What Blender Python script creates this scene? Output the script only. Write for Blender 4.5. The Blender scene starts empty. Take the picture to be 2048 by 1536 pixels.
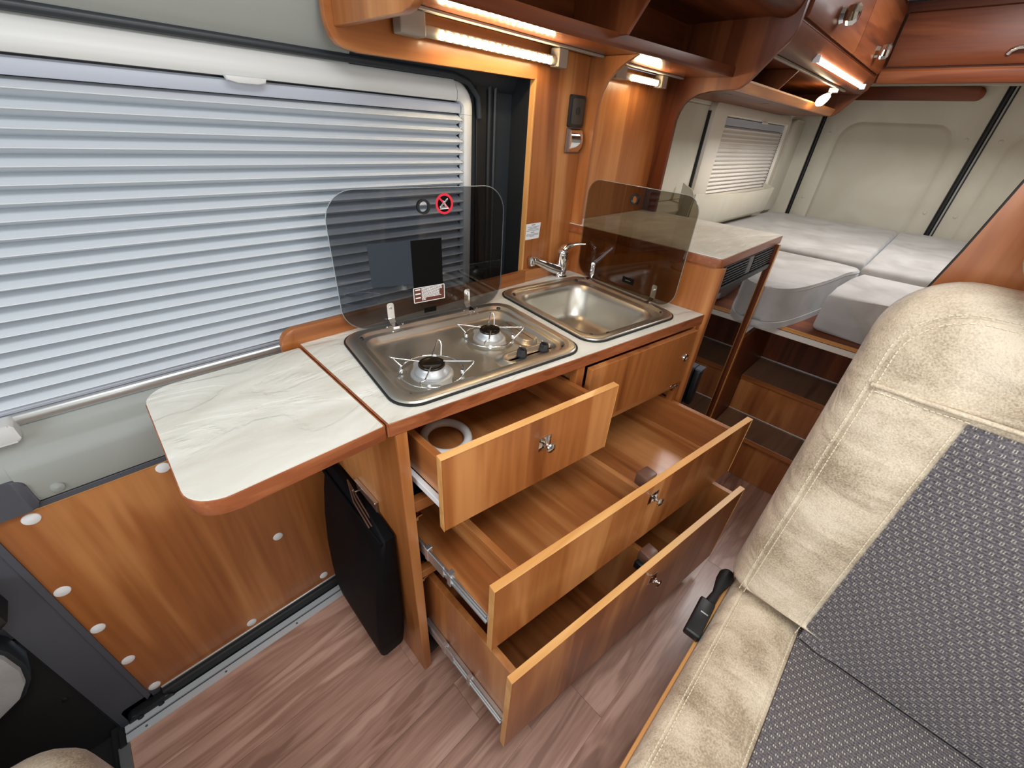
import bpy, bmesh, math, random
from mathutils import Vector, Matrix

random.seed(7)
SC = bpy.context.scene
COL = SC.collection

# ------------------------------------------------------------------ camera
CAM_POS = (-0.23813, -0.50480, 1.32793)
_yaw, _pitch, _roll = 0.815914755, 0.568133812, 0.0684238324
_f = Vector((math.sin(_yaw) * math.cos(_pitch), math.cos(_yaw) * math.cos(_pitch), -math.sin(_pitch)))
_r = Vector((math.cos(_yaw), -math.sin(_yaw), 0.0))
_u = _r.cross(_f)
_r2 = math.cos(_roll) * _r + math.sin(_roll) * _u
_u2 = -math.sin(_roll) * _r + math.cos(_roll) * _u
cam_data = bpy.data.cameras.new('camera')
cam_data.sensor_width = 36.0
cam_data.lens = 806.378572 / 2048.0 * 36.0
cam_data.clip_start = 0.02
cam = bpy.data.objects.new('camera', cam_data)
COL.objects.link(cam)
cam.matrix_world = Matrix(((_r2.x, _u2.x, -_f.x, CAM_POS[0]), (_r2.y, _u2.y, -_f.y, CAM_POS[1]),
                           (_r2.z, _u2.z, -_f.z, CAM_POS[2]), (0, 0, 0, 1)))
SC.camera = cam

# ------------------------------------------------------------------ world, daylight, exposure
world = bpy.data.worlds.new('sky')
SC.world = world
world.use_nodes = True
bg = world.node_tree.nodes['Background']
bg.inputs[0].default_value = (0.78, 0.88, 1.0, 1)
bg.inputs[1].default_value = 0.42
SC.view_settings.view_transform = 'Standard'
SC.view_settings.look = 'None'
SC.view_settings.gamma = 1.0
SC.view_settings.use_curve_mapping = False
SC.view_settings.exposure = 0.0


def area(name, loc, target, sx, sy, power, color):
    d = bpy.data.lights.new(name, 'AREA')
    d.shape = 'RECTANGLE'
    d.size, d.size_y, d.energy, d.color = sx, sy, power, color
    o = bpy.data.objects.new(name, d)
    COL.objects.link(o)
    o.location = loc
    o.rotation_euler = (Vector(target) - Vector(loc)).to_track_quat('-Z', 'Y').to_euler()
    return o


area('windscreen_daylight', (-1.75, -0.45, 1.45), (0.3, -0.3, 1.0), 1.6, 0.7, 25, (0.86, 0.93, 1.0))
area('roof_hatch_daylight', (-0.05, -0.55, 1.93), (-0.05, -0.55, 0.0), 0.7, 0.5, 11.5, (0.96, 0.98, 1.0))
area('dinette_window_daylight', (0.15, -1.40, 1.25), (0.3, 0.3, 0.95), 0.9, 0.45, 6.3, (0.95, 0.97, 1.0))
area('bed_roof_hatch_daylight', (2.3, -0.5, 1.93), (2.3, -0.5, 0.0), 0.4, 0.4, 16, (0.97, 0.98, 1.0))

# ------------------------------------------------------------------ helpers
ANG = math.radians(8.147)
CA, SA = math.cos(ANG), math.sin(ANG)
MU = Matrix.Rotation(-ANG, 4, 'Z')            # kitchen block frame: u along its front, v towards the wall
WORLD = {}                                    # rest world matrix of every object made here


def U(u, v, z=0.0):
    return Vector((u * CA + v * SA, -u * SA + v * CA, z))


def srgb(r, g, b):
    def f(c):
        c /= 255.0
        return c / 12.92 if c <= 0.04045 else ((c + 0.055) / 1.055) ** 2.4
    return (f(r), f(g), f(b), 1.0)


def setp(o, label=None, cat=None, group=None, kind=None):
    if label: o['label'] = label
    if cat: o['category'] = cat
    if group: o['group'] = group
    if kind: o['kind'] = kind
    return o


def thing(name, loc, label, cat, group=None, kind=None):
    o = bpy.data.objects.new(name, None)
    COL.objects.link(o)
    o.empty_display_size = 0.05
    o.location = loc
    WORLD[o.name] = Matrix.Translation(loc)
    return setp(o, label, cat, group, kind)


def adopt(o, parent, world=None):
    world = world or Matrix.Identity(4)
    WORLD[o.name] = world
    if parent is not None:
        o.parent = parent
        o.matrix_parent_inverse = WORLD[parent.name].inverted()
    o.matrix_basis = world
    return o


def finish(name, bm, mat, parent=None, smooth=35, world=None):
    bmesh.ops.recalc_face_normals(bm, faces=bm.faces)
    me = bpy.data.meshes.new(name)
    bm.to_mesh(me)
    bm.free()
    if mat is not None:
        me.materials.append(mat)
    if smooth:
        for p in me.polygons:
            p.use_smooth = True
        me.set_sharp_from_angle(angle=math.radians(smooth))
    o = bpy.data.objects.new(name, me)
    COL.objects.link(o)
    return adopt(o, parent, world)


def share(name, me, parent, world):
    o = bpy.data.objects.new(name, me)
    COL.objects.link(o)
    return adopt(o, parent, world)


def add_box(bm, x0, x1, y0, y1, z0, z1, bev=0.0, M=None, seg=1):
    vs = [bm.verts.new((x, y, z)) for x in (x0, x1) for y in (y0, y1) for z in (z0, z1)]
    fs = [(0, 1, 3, 2), (4, 6, 7, 5), (0, 4, 5, 1), (2, 3, 7, 6), (0, 2, 6, 4), (1, 5, 7, 3)]
    faces = [bm.faces.new([vs[i] for i in f]) for f in fs]
    if bev > 0:
        es = list({e for f in faces for e in f.edges})
        r = bmesh.ops.bevel(bm, geom=es, offset=bev, segments=seg, affect='EDGES', profile=0.5)
        vs = list({v for f in r['faces'] for v in f.verts} | {v for v in vs if v.is_valid})
    if M is not None:
        bmesh.ops.transform(bm, matrix=M, verts=[v for v in vs if v.is_valid])
    return bm


def box(name, x0, x1, y0, y1, z0, z1, mat, parent=None, bev=0.0012, M=None, seg=1):
    return finish(name, add_box(bmesh.new(), x0, x1, y0, y1, z0, z1, bev, M, seg), mat, parent)


def rrect(x0, x1, y0, y1, r, n=6):
    """rounded rectangle outline, counter-clockwise; r may be a list (x1y1, x0y1, x0y0, x1y0)"""
    if not isinstance(r, (list, tuple)):
        r = [r] * 4
    pts = []
    for (cx, cy, sx, sy, a0, rr) in ((x1, y1, -1, -1, 0, r[0]), (x0, y1, 1, -1, 90, r[1]), (x0, y0, 1, 1, 180, r[2]), (x1, y0, -1, 1, 270, r[3])):
        for k in range(n + 1):
            a = math.radians(a0 + 90.0 * k / n)
            pts.append((cx + sx * rr + rr * math.cos(a), cy + sy * rr + rr * math.sin(a)))
    return pts


def add_loft(bm, rings, cap0=False, cap1=False, closed=True, M=None):
    allv = []
    for ring in rings:
        allv.append([bm.verts.new(p) for p in ring])
    n = len(rings[0])
    for a, b in zip(allv[:-1], allv[1:]):
        for i in range(n if closed else n - 1):
            j = (i + 1) % n
            try:
                bm.faces.new((a[i], a[j], b[j], b[i]))
            except ValueError:
                pass
    if cap0: bm.faces.new(allv[0])
    if cap1: bm.faces.new(list(reversed(allv[-1])))
    if M is not None:
        bmesh.ops.transform(bm, matrix=M, verts=[v for r in allv for v in r])
    return bm


def loft(name, rings, mat, parent=None, cap0=False, cap1=False, closed=True, M=None, smooth=35, world=None):
    return finish(name, add_loft(bmesh.new(), rings, cap0, cap1, closed, M), mat, parent, smooth, world)


def add_prism(bm, pts, axis, a, b, bev=0.0, seg=2, M=None, which='all'):
    """extrude a 2-D outline along an axis; pts are the two other coordinates in x,y,z order"""
    def P(p, t):
        return {'x': (t, p[0], p[1]), 'y': (p[0], t, p[1]), 'z': (p[0], p[1], t)}[axis]
    va = [bm.verts.new(P(p, a)) for p in pts]
    vb = [bm.verts.new(P(p, b)) for p in pts]
    fa = bm.faces.new(va)
    fb = bm.faces.new(list(reversed(vb)))
    n = len(pts)
    for i in range(n):
        j = (i + 1) % n
        bm.faces.new((va[j], va[i], vb[i], vb[j]))
    vs = va + vb
    if bev > 0:
        es = set()
        if which in ('all', 'a'): es |= set(fa.edges)
        if which in ('all', 'b'): es |= set(fb.edges)
        r = bmesh.ops.bevel(bm, geom=list(es), offset=bev, segments=seg, affect='EDGES', profile=0.5)
        vs = list({v for f in r['faces'] for v in f.verts} | {v for v in vs if v.is_valid})
    if M is not None:
        bmesh.ops.transform(bm, matrix=M, verts=[v for v in vs if v.is_valid])
    return bm


def prism(name, pts, axis, a, b, mat, parent=None, bev=0.0, seg=2, M=None, which='all', smooth=35):
    return finish(name, add_prism(bmesh.new(), pts, axis, a, b, bev, seg, M, which), mat, parent, smooth)


def add_tube(bm, path, r, n=8, closed=False, M=None, caps=True):
    path = [Vector(p) for p in path]
    k = len(path)
    rings = []
    up = None
    for i, p in enumerate(path):
        if closed:
            t = path[(i + 1) % k] - path[i - 1]
        else:
            t = path[min(i + 1, k - 1)] - path[max(i - 1, 0)]
        t.normalize()
        if up is None:
            up = Vector((0, 0, 1)) if abs(t.z) < 0.9 else Vector((1, 0, 0))
        s = t.cross(up)
        if s.length < 1e-6:
            s = t.orthogonal()
        s.normalize()
        up = s.cross(t).normalized()
        rr = r[i] if isinstance(r, (list, tuple)) else r
        rings.append([p + rr * (math.cos(2 * math.pi * j / n) * s + math.sin(2 * math.pi * j / n) * up) for j in range(n)])
    if closed:
        rings.append(rings[0])
    add_loft(bm, rings, cap0=caps and not closed, cap1=caps and not closed, M=M)
    if closed:
        bmesh.ops.remove_doubles(bm, verts=bm.verts, dist=1e-6)
    return bm


def tube(name, path, r, mat, parent=None, n=8, closed=False, M=None):
    return finish(name, add_tube(bmesh.new(), path, r, n, closed, M), mat, parent, 50)


def add_lathe(bm, prof, n=24, M=None):
    rings = [[(r * math.cos(2 * math.pi * j / n), r * math.sin(2 * math.pi * j / n), z) for j in range(n)] for r, z in prof]
    return add_loft(bm, rings, cap0=prof[0][0] > 1e-5, cap1=prof[-1][0] > 1e-5, M=M)


def lathe(name, prof, mat, parent=None, n=24, M=None, smooth=40, world=None):
    return finish(name, add_lathe(bmesh.new(), prof, n, M), mat, parent, smooth, world)


def arc(cx, cy, r, a0, a1, n):
    return [(cx + r * math.cos(math.radians(a0 + (a1 - a0) * k / n)), cy + r * math.sin(math.radians(a0 + (a1 - a0) * k / n))) for k in range(n + 1)]


# ------------------------------------------------------------------ materials
def new_mat(name):
    m = bpy.data.materials.new(name)
    m.use_nodes = True
    nt = m.node_tree
    return m, nt, nt.nodes['Principled BSDF']


def plain(name, col, rough=0.5, metal=0.0, spec=0.5, coat=0.0, bump=None, emit=None):
    m, nt, b = new_mat(name)
    b.inputs['Base Color'].default_value = col
    b.inputs['Roughness'].default_value = rough
    b.inputs['Metallic'].default_value = metal
    b.inputs['Specular IOR Level'].default_value = spec
    b.inputs['Coat Weight'].default_value = coat
    if emit:
        b.inputs['Emission Color'].default_value = emit[0]
        b.inputs['Emission Strength'].default_value = emit[1]
    if bump:
        sc, st, dist = bump
        tc = nt.nodes.new('ShaderNodeTexCoord')
        nz = nt.nodes.new('ShaderNodeTexNoise')
        nz.inputs['Scale'].default_value = sc
        nz.inputs['Detail'].default_value = 3
        bp = nt.nodes.new('ShaderNodeBump')
        bp.inputs['Strength'].default_value = st
        bp.inputs['Distance'].default_value = dist
        nt.links.new(tc.outputs['Object'], nz.inputs['Vector'])
        nt.links.new(nz.outputs['Fac'], bp.inputs['Height'])
        nt.links.new(bp.outputs[0], b.inputs['Normal'])
    return m


def ramp(nt, stops):
    r = nt.nodes.new('ShaderNodeValToRGB')
    el = r.color_ramp.elements
    while len(el) < len(stops):
        el.new(0.5)
    for e, (p, c) in zip(el, stops):
        e.position, e.color = p, c
    return r


def wood(name, axis, dark, mid, light, rough=0.32, across=9.0, along=0.9, coat=0.15, vary=0.12, fine=0.20, ring=0.05, spec=0.5):
    m, nt, b = new_mat(name)
    N, L = nt.nodes, nt.links
    tc = N.new('ShaderNodeTexCoord')
    oi = N.new('ShaderNodeObjectInfo')
    off = N.new('ShaderNodeVectorMath'); off.operation = 'SCALE'
    off.inputs[0].default_value = (3.1, 5.3, 7.7)
    L.new(oi.outputs['Random'], off.inputs['Scale'])
    add = N.new('ShaderNodeVectorMath'); add.operation = 'ADD'
    L.new(tc.outputs['Object'], add.inputs[0]); L.new(off.outputs[0], add.inputs[1])

    def mapped(ac, al):
        mp = N.new('ShaderNodeMapping')
        s = [ac, ac, ac]
        s['xyz'.index(axis)] = al
        mp.inputs['Scale'].default_value = s
        L.new(add.outputs[0], mp.inputs['Vector'])
        return mp
    n1 = N.new('ShaderNodeTexNoise'); n1.inputs['Scale'].default_value = 1.0
    n1.inputs['Detail'].default_value = 3.0; n1.inputs['Distortion'].default_value = 0.5
    L.new(mapped(across, along).outputs[0], n1.inputs['Vector'])
    n2 = N.new('ShaderNodeTexNoise'); n2.inputs['Scale'].default_value = 1.0
    n2.inputs['Detail'].default_value = 2.0
    L.new(mapped(across * 11, along * 4).outputs[0], n2.inputs['Vector'])
    # contour lines of the broad noise give the cathedral figure
    mul = N.new('ShaderNodeMath'); mul.operation = 'MULTIPLY'; mul.inputs[1].default_value = 34.0
    L.new(n1.outputs['Fac'], mul.inputs[0])
    sn = N.new('ShaderNodeMath'); sn.operation = 'SINE'
    L.new(mul.outputs[0], sn.inputs[0])
    s1 = N.new('ShaderNodeMath'); s1.operation = 'MULTIPLY_ADD'; s1.inputs[1].default_value = ring
    L.new(sn.outputs[0], s1.inputs[0]); L.new(n1.outputs['Fac'], s1.inputs[2])
    s2 = N.new('ShaderNodeMath'); s2.operation = 'MULTIPLY_ADD'; s2.inputs[1].default_value = fine
    L.new(n2.outputs['Fac'], s2.inputs[0])
    s3 = N.new('ShaderNodeMath'); s3.operation = 'SUBTRACT'; s3.inputs[1].default_value = fine / 2
    L.new(s1.outputs[0], s3.inputs[0]); L.new(s3.outputs[0], s2.inputs[2])
    r = ramp(nt, [(0.30, dark), (0.5, mid), (0.70, light)])
    L.new(s2.outputs[0], r.inputs['Fac'])
    hv = N.new('ShaderNodeHueSaturation')
    vr = N.new('ShaderNodeMath'); vr.operation = 'MULTIPLY_ADD'; vr.inputs[1].default_value = vary; vr.inputs[2].default_value = 1.0 - vary / 2
    L.new(oi.outputs['Random'], vr.inputs[0]); L.new(vr.outputs[0], hv.inputs['Value'])
    L.new(r.outputs['Color'], hv.inputs['Color'])
    L.new(hv.outputs['Color'], b.inputs['Base Color'])
    b.inputs['Roughness'].default_value = rough
    b.inputs['Specular IOR Level'].default_value = spec
    b.inputs['Coat Weight'].default_value = coat
    b.inputs['Coat Roughness'].default_value = 0.12
    bp = N.new('ShaderNodeBump'); bp.inputs['Strength'].default_value = 0.08; bp.inputs['Distance'].default_value = 0.001
    L.new(n2.outputs['Fac'], bp.inputs['Height']); L.new(bp.outputs[0], b.inputs['Normal'])
    return m


WD, WM, WL = srgb(128, 70, 32), srgb(166, 101, 52), srgb(196, 133, 78)
M = {}
for ax in 'xyz':
    M['wood_' + ax] = wood('cherry_laminate_' + ax, ax, WD, WM, WL, across=7.5, along=0.8)
    M['dwood_' + ax] = wood('red_cherry_veneer_' + ax, ax, srgb(74, 34, 14), srgb(106, 52, 24), srgb(128, 70, 37), rough=0.42, coat=0.0, spec=0.3)
    M['lwood_' + ax] = wood('light_cherry_edging_' + ax, ax, srgb(196, 134, 72), srgb(216, 158, 92), srgb(230, 178, 112), rough=0.35)
M['edge_x'] = wood('worktop_edge_band', 'x', srgb(126, 66, 36), srgb(150, 84, 48), srgb(164, 98, 60), rough=0.4, across=40, along=4)
M['floor'] = wood('plank_floor_print', 'x', srgb(142, 105, 89), srgb(172, 133, 115), srgb(194, 156, 138), rough=0.36, across=15, along=2.2, coat=0.08, vary=0.2, fine=0.3, ring=0.09)
M['step'] = wood('step_tread_print', 'x', srgb(100, 72, 52), srgb(128, 94, 70), srgb(148, 112, 88), rough=0.35, across=7, along=0.8, coat=0.05)


def stone():
    m, nt, b = new_mat('slate_textured_worktop')
    N, L = nt.nodes, nt.links
    tc = N.new('ShaderNodeTexCoord')
    mp = N.new('ShaderNodeMapping'); mp.inputs['Scale'].default_value = (5, 11, 5); mp.inputs['Rotation'].default_value = (0, 0, 0.6)
    L.new(tc.outputs['Object'], mp.inputs['Vector'])
    n1 = N.new('ShaderNodeTexNoise'); n1.inputs['Scale'].default_value = 1.2; n1.inputs['Detail'].default_value = 8; n1.inputs['Distortion'].default_value = 0.9
    L.new(mp.outputs[0], n1.inputs['Vector'])
    r = ramp(nt, [(0.3, srgb(205, 202, 190)), (0.5, srgb(216, 214, 204)), (0.72, srgb(229, 228, 221))])
    L.new(n1.outputs['Fac'], r.inputs['Fac'])
    L.new(r.outputs['Color'], b.inputs['Base Color'])
    b.inputs['Roughness'].default_value = 0.42
    # slate ridges: sharp contour steps
    n2 = N.new('ShaderNodeTexNoise'); n2.inputs['Scale'].default_value = 1.0; n2.inputs['Detail'].default_value = 10; n2.inputs['Distortion'].default_value = 1.2
    L.new(mp.outputs[0], n2.inputs['Vector'])
    r2 = ramp(nt, [(0.30, (0, 0, 0, 1)), (0.47, (.35, .35, .35, 1)), (0.52, (.7, .7, .7, 1)), (0.75, (1, 1, 1, 1))])
    L.new(n2.outputs['Fac'], r2.inputs['Fac'])
    bp = N.new('ShaderNodeBump'); bp.inputs['Strength'].default_value = 0.7; bp.inputs['Distance'].default_value = 0.0036
    L.new(r2.outputs['Color'], bp.inputs['Height']); L.new(bp.outputs[0], b.inputs['Normal'])
    return m


def cloth(name, c0, c1, scale=6.0, bump=0.25, fine=500.0, rough=0.9, sheen=0.4, spec=0.25):
    m, nt, b = new_mat(name)
    N, L = nt.nodes, nt.links
    tc = N.new('ShaderNodeTexCoord')
    n1 = N.new('ShaderNodeTexNoise'); n1.inputs['Scale'].default_value = scale; n1.inputs['Detail'].default_value = 5; n1.inputs['Distortion'].default_value = 0.8
    L.new(tc.outputs['Object'], n1.inputs['Vector'])
    r = ramp(nt, [(0.35, c0), (0.65, c1)])
    L.new(n1.outputs['Fac'], r.inputs['Fac']); L.new(r.outputs['Color'], b.inputs['Base Color'])
    n2 = N.new('ShaderNodeTexNoise'); n2.inputs['Scale'].default_value = fine; n2.inputs['Detail'].default_value = 2
    L.new(tc.outputs['Object'], n2.inputs['Vector'])
    bp = N.new('ShaderNodeBump'); bp.inputs['Strength'].default_value = bump; bp.inputs['Distance'].default_value = 0.002
    L.new(n2.outputs['Fac'], bp.inputs['Height']); L.new(bp.outputs[0], b.inputs['Normal'])
    b.inputs['Roughness'].default_value = rough
    b.inputs['Sheen Weight'].default_value = sheen
    b.inputs['Specular IOR Level'].default_value = spec
    return m


def leather():
    m, nt, b = new_mat('beige_suede_leather')
    N, L = nt.nodes, nt.links
    tc = N.new('ShaderNodeTexCoord')
    n1 = N.new('ShaderNodeTexNoise'); n1.inputs['Scale'].default_value = 9; n1.inputs['Detail'].default_value = 6
    L.new(tc.outputs['Object'], n1.inputs['Vector'])
    v = N.new('ShaderNodeTexNoise'); v.inputs['Scale'].default_value = 330; v.inputs['Detail'].default_value = 2
    L.new(tc.outputs['Object'], v.inputs['Vector'])
    mx = N.new('ShaderNodeMath'); mx.operation = 'MULTIPLY_ADD'; mx.inputs[1].default_value = 0.55
    L.new(v.outputs['Fac'], mx.inputs[0]); L.new(n1.outputs['Fac'], mx.inputs[2])
    r = ramp(nt, [(0.55, srgb(154, 136, 112)), (0.75, srgb(197, 180, 155)), (0.95, srgb(220, 205, 182))])
    L.new(mx.outputs[0], r.inputs['Fac']); L.new(r.outputs['Color'], b.inputs['Base Color'])
    # creases running across the bolsters
    mp = N.new('ShaderNodeMapping'); mp.inputs['Scale'].default_value = (14, 5, 14); mp.inputs['Rotation'].default_value = (0.5, 0, 0)
    L.new(tc.outputs['Object'], mp.inputs['Vector'])
    n3 = N.new('ShaderNodeTexNoise'); n3.inputs['Scale'].default_value = 1; n3.inputs['Detail'].default_value = 2; n3.inputs['Distortion'].default_value = 0.6
    L.new(mp.outputs[0], n3.inputs['Vector'])
    b1 = N.new('ShaderNodeBump'); b1.inputs['Strength'].default_value = 0.5; b1.inputs['Distance'].default_value = 0.03
    L.new(n3.outputs['Fac'], b1.inputs['Height'])
    b2 = N.new('ShaderNodeBump'); b2.inputs['Strength'].default_value = 0.6; b2.inputs['Distance'].default_value = 0.0015
    L.new(v.outputs['Fac'], b2.inputs['Height']); L.new(b1.outputs[0], b2.inputs['Normal'])
    L.new(b2.outputs[0], b.inputs['Normal'])
    b.inputs['Roughness'].default_value = 0.7
    b.inputs['Sheen Weight'].default_value = 0.25
    b.inputs['Specular IOR Level'].default_value = 0.3
    return m


def woven(name, ax1, ax2):
    """dark ribbed weave with pairs of pale flecks; ax1/ax2 pick the object axes of the cloth plane"""
    m, nt, b = new_mat(name)
    N, L = nt.nodes, nt.links
    tc = N.new('ShaderNodeTexCoord')
    sp = N.new('ShaderNodeSeparateXYZ'); L.new(tc.outputs['Object'], sp.inputs[0])

    def math_(op, a, bb=None, c=None):
        n = N.new('ShaderNodeMath'); n.operation = op
        for i, s in enumerate((a, bb, c)):
            if s is None: continue
            if isinstance(s, (int, float)): n.inputs[i].default_value = s
            else: L.new(s, n.inputs[i])
        return n.outputs[0]
    p, q = sp.outputs[ax1], sp.outputs[ax2]
    vv = math_('DIVIDE', q, 0.0112)
    row = math_('FLOOR', vv)
    par = math_('MODULO', math_('ABSOLUTE', row), 2.0)
    uu = math_('MULTIPLY_ADD', par, 0.5, math_('DIVIDE', p, 0.0135))
    fu, fv = math_('FRACT', uu), math_('FRACT', vv)
    # two short flecks per cell
    w1 = math_('LESS_THAN', math_('ABSOLUTE', math_('SUBTRACT', fu, 0.36)), 0.055)
    w2 = math_('LESS_THAN', math_('ABSOLUTE', math_('SUBTRACT', fu, 0.60)), 0.055)
    w3 = math_('LESS_THAN', math_('ABSOLUTE', math_('SUBTRACT', fv, 0.5)), 0.2)
    w = math_('MULTIPLY', math_('MAXIMUM', w1, w2), w3)
    mixc = N.new('ShaderNodeMixRGB')
    nz = N.new('ShaderNodeTexNoise'); nz.inputs['Scale'].default_value = 420
    L.new(tc.outputs['Object'], nz.inputs['Vector'])
    r = ramp(nt, [(0.3, srgb(76, 72, 75)), (0.7, srgb(124, 118, 120))])
    L.new(nz.outputs['Fac'], r.inputs['Fac'])
    L.new(r.outputs['Color'], mixc.inputs[1]); mixc.inputs[2].default_value = srgb(186, 178, 164)
    L.new(math_('MULTIPLY', w, 0.9), mixc.inputs[0]); L.new(mixc.outputs[0], b.inputs['Base Color'])
    hb = math_('ADD', math_('SINE', math_('MULTIPLY', vv, 12.566)), math_('SINE', math_('MULTIPLY', uu, 12.566)))
    h = math_('MULTIPLY_ADD', w, 1.5, hb)
    bp = N.new('ShaderNodeBump'); bp.inputs['Strength'].default_value = 0.5; bp.inputs['Distance'].default_value = 0.001
    L.new(h, bp.inputs['Height']); L.new(bp.outputs[0], b.inputs['Normal'])
    b.inputs['Roughness'].default_value = 0.85
    b.inputs['Specular IOR Level'].default_value = 0.2
    return m


def steel(name, col, rough, aniso=0.0):
    m, nt, b = new_mat(name)
    N, L = nt.nodes, nt.links
    b.inputs['Base Color'].default_value = col
    b.inputs['Metallic'].default_value = 1.0
    tc = N.new('ShaderNodeTexCoord')
    nz = N.new('ShaderNodeTexNoise'); nz.inputs['Scale'].default_value = 14.0; nz.inputs['Detail'].default_value = 3
    L.new(tc.outputs['Object'], nz.inputs['Vector'])
    r = ramp(nt, [(0.3, (rough * .92,) * 3 + (1,)), (0.7, (rough * 1.1,) * 3 + (1,))])
    L.new(nz.outputs['Fac'], r.inputs['Fac']); L.new(r.outputs['Color'], b.inputs['Roughness'])
    return m


def smoked_glass(name, tint):
    m = bpy.data.materials.new(name)
    m.use_nodes = True
    nt = m.node_tree
    N, L = nt.nodes, nt.links
    N.remove(N['Principled BSDF'])
    out = N['Material Output']
    t = N.new('ShaderNodeBsdfTransparent')
    t.inputs[0].default_value = tint
    g = N.new('ShaderNodeBsdfGlossy'); g.inputs['Roughness'].default_value = 0.02
    fr = N.new('ShaderNodeFresnel'); fr.inputs['IOR'].default_value = 1.5
    # the pane is thin: only its outward faces mirror, no total reflection inside it
    ge = N.new('ShaderNodeNewGeometry')
    fro = N.new('ShaderNodeMath'); fro.operation = 'SUBTRACT'; fro.inputs[0].default_value = 1.0
    L.new(ge.outputs['Backfacing'], fro.inputs[1])
    fm = N.new('ShaderNodeMath'); fm.operation = 'MULTIPLY'
    L.new(fr.outputs[0], fm.inputs[0]); L.new(fro.outputs[0], fm.inputs[1])
    mx = N.new('ShaderNodeMixShader')
    L.new(fm.outputs[0], mx.inputs[0]); L.new(t.outputs[0], mx.inputs[1]); L.new(g.outputs[0], mx.inputs[2])
    L.new(mx.outputs[0], out.inputs['Surface'])
    return m


M['partition'] = wood('pale_cherry_partition', 'z', srgb(160, 96, 54), srgb(192, 126, 78), srgb(216, 154, 104), across=6, along=1.1)
M['shelf'] = wood('red_cherry_shelf', 'x', srgb(94, 49, 27), srgb(130, 73, 43), srgb(152, 94, 60), rough=0.24, coat=0.0)
M['stone'] = stone()
M['leather'] = leather()
M['weave_yz'] = woven('charcoal_fleck_weave_back', 1, 2)
M['weave_xy'] = woven('charcoal_fleck_weave_seat', 1, 0)
M['velvet'] = cloth('grey_velour', srgb(160, 156, 152), srgb(190, 187, 184), 5.0, 0.2, 300)
M['liner'] = cloth('beige_felt_lining', srgb(194, 188, 171), srgb(204, 199, 183), 3.0, 0.12, 260, 0.95, 0.1)
M['roof'] = cloth('pale_headlining', srgb(196, 192, 180), srgb(204, 200, 190), 3.0, 0.1, 260, 0.95, 0.1)
M['greytrim'] = plain('grey_door_plastic', srgb(150, 153, 148), 0.5, bump=(700, 0.15, 0.0005))
M['dkgrey'] = plain('dark_grey_plastic', srgb(76, 78, 86), 0.55, bump=(700, 0.2, 0.0005))
M['black'] = plain('black_plastic', srgb(22, 23, 26), 0.4)
M['rubber'] = plain('black_rubber', srgb(18, 19, 20), 0.55)
M['mat'] = plain('black_floor_mat', srgb(22, 21, 22), 0.85, bump=(500, 0.4, 0.001))
M['darkpost'] = plain('blue_black_pillar_and_shade', srgb(38, 44, 50), 0.42)  # pillar colour, also used to paint shade above the big blind
M['bag'] = cloth('black_nylon_cloth', srgb(5, 6, 8), srgb(10, 11, 15), 12, 0.2, 900, 0.6, 0.0, 0.12)
M['white'] = plain('white_plastic', srgb(232, 233, 234), 0.35)
M['frame'] = plain('pale_window_frame_plastic', srgb(205, 206, 204), 0.4, bump=(600, 0.12, 0.0005))
M['cream'] = plain('cream_plastic_frame', srgb(222, 214, 200), 0.45)
M['blind'] = plain('silver_pleated_blind', srgb(202, 208, 214), 0.5, spec=0.4, bump=(900, 0.2, 0.0004))
M['blind_rail'] = plain('grey_blind_rail', srgb(176, 182, 194), 0.38)
M['alu'] = plain('aluminium', srgb(205, 208, 210), 0.32, metal=0.9)
M['aluedge'] = plain('bright_aluminium_strip', srgb(230, 230, 228), 0.3, metal=0.6)
M['chrome'] = plain('chrome', srgb(225, 226, 228), 0.06, metal=1.0)
M['steel'] = steel('brushed_stainless', srgb(200, 195, 184), 0.37)
M['steel_rim'] = steel('satin_stainless_rim', srgb(150, 140, 124), 0.3)
M['burner'] = plain('cast_aluminium_burner', srgb(196, 198, 198), 0.45, metal=0.75)
M['enamel'] = plain('black_enamel_cap', srgb(40, 32, 22), 0.16, metal=0.35)
M['glass'] = smoked_glass('smoked_glass', (0.53, 0.54, 0.56, 1))
M['glass_b'] = smoked_glass('bronze_smoked_glass', (0.56, 0.52, 0.45, 1))
M['sticker'] = plain('dark_grey_field', srgb(48, 55, 64), 0.4, spec=0.25)
M['sill'] = plain('satin_aluminium_sill', srgb(206, 212, 216), 0.35, metal=0.25)
M['blind_w'] = plain('white_pleated_blind', srgb(234, 229, 222), 0.55)
M['field_b'] = plain('black_field', srgb(8, 8, 8), 0.5, spec=0.1)
M['red'] = plain('sign_red', srgb(222, 40, 62), 0.45)
M['print_w'] = plain('white_print', srgb(236, 236, 234), 0.5)
M['print_k'] = plain('dark_grey_print', srgb(70, 74, 78), 0.6)
M['brownlabel'] = plain('brown_label_print', srgb(92, 44, 26), 0.5)
M['paper'] = plain('white_card', srgb(236, 238, 242), 0.6)
M['gloss'] = plain('black_gloss_door', srgb(10, 9, 9), 0.045, spec=0.8, coat=1.0)
M['cavity'] = plain('shaded_void_board', srgb(40, 24, 16), 0.8)  # interior boards coloured dark for the shade inside the cabinet
M['stitch'] = plain('cream_thread', srgb(226, 214, 188), 0.8)
M['led'] = plain('warm_white_led', (1, 1, 1, 1), 0.5, emit=((1.0, 0.78, 0.46, 1), 140.0))
M['tubelight'] = plain('warm_tube_light', (1, 1, 1, 1), 0.5, emit=((1.0, 0.82, 0.55, 1), 16.0))
M['bulb'] = plain('warm_spot_lens', (1, 1, 1, 1), 0.5, emit=((1.0, 0.80, 0.48, 1), 30.0))
M['lampgrey'] = plain('grey_lamp_housing', srgb(150, 142, 130), 0.45)
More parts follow.
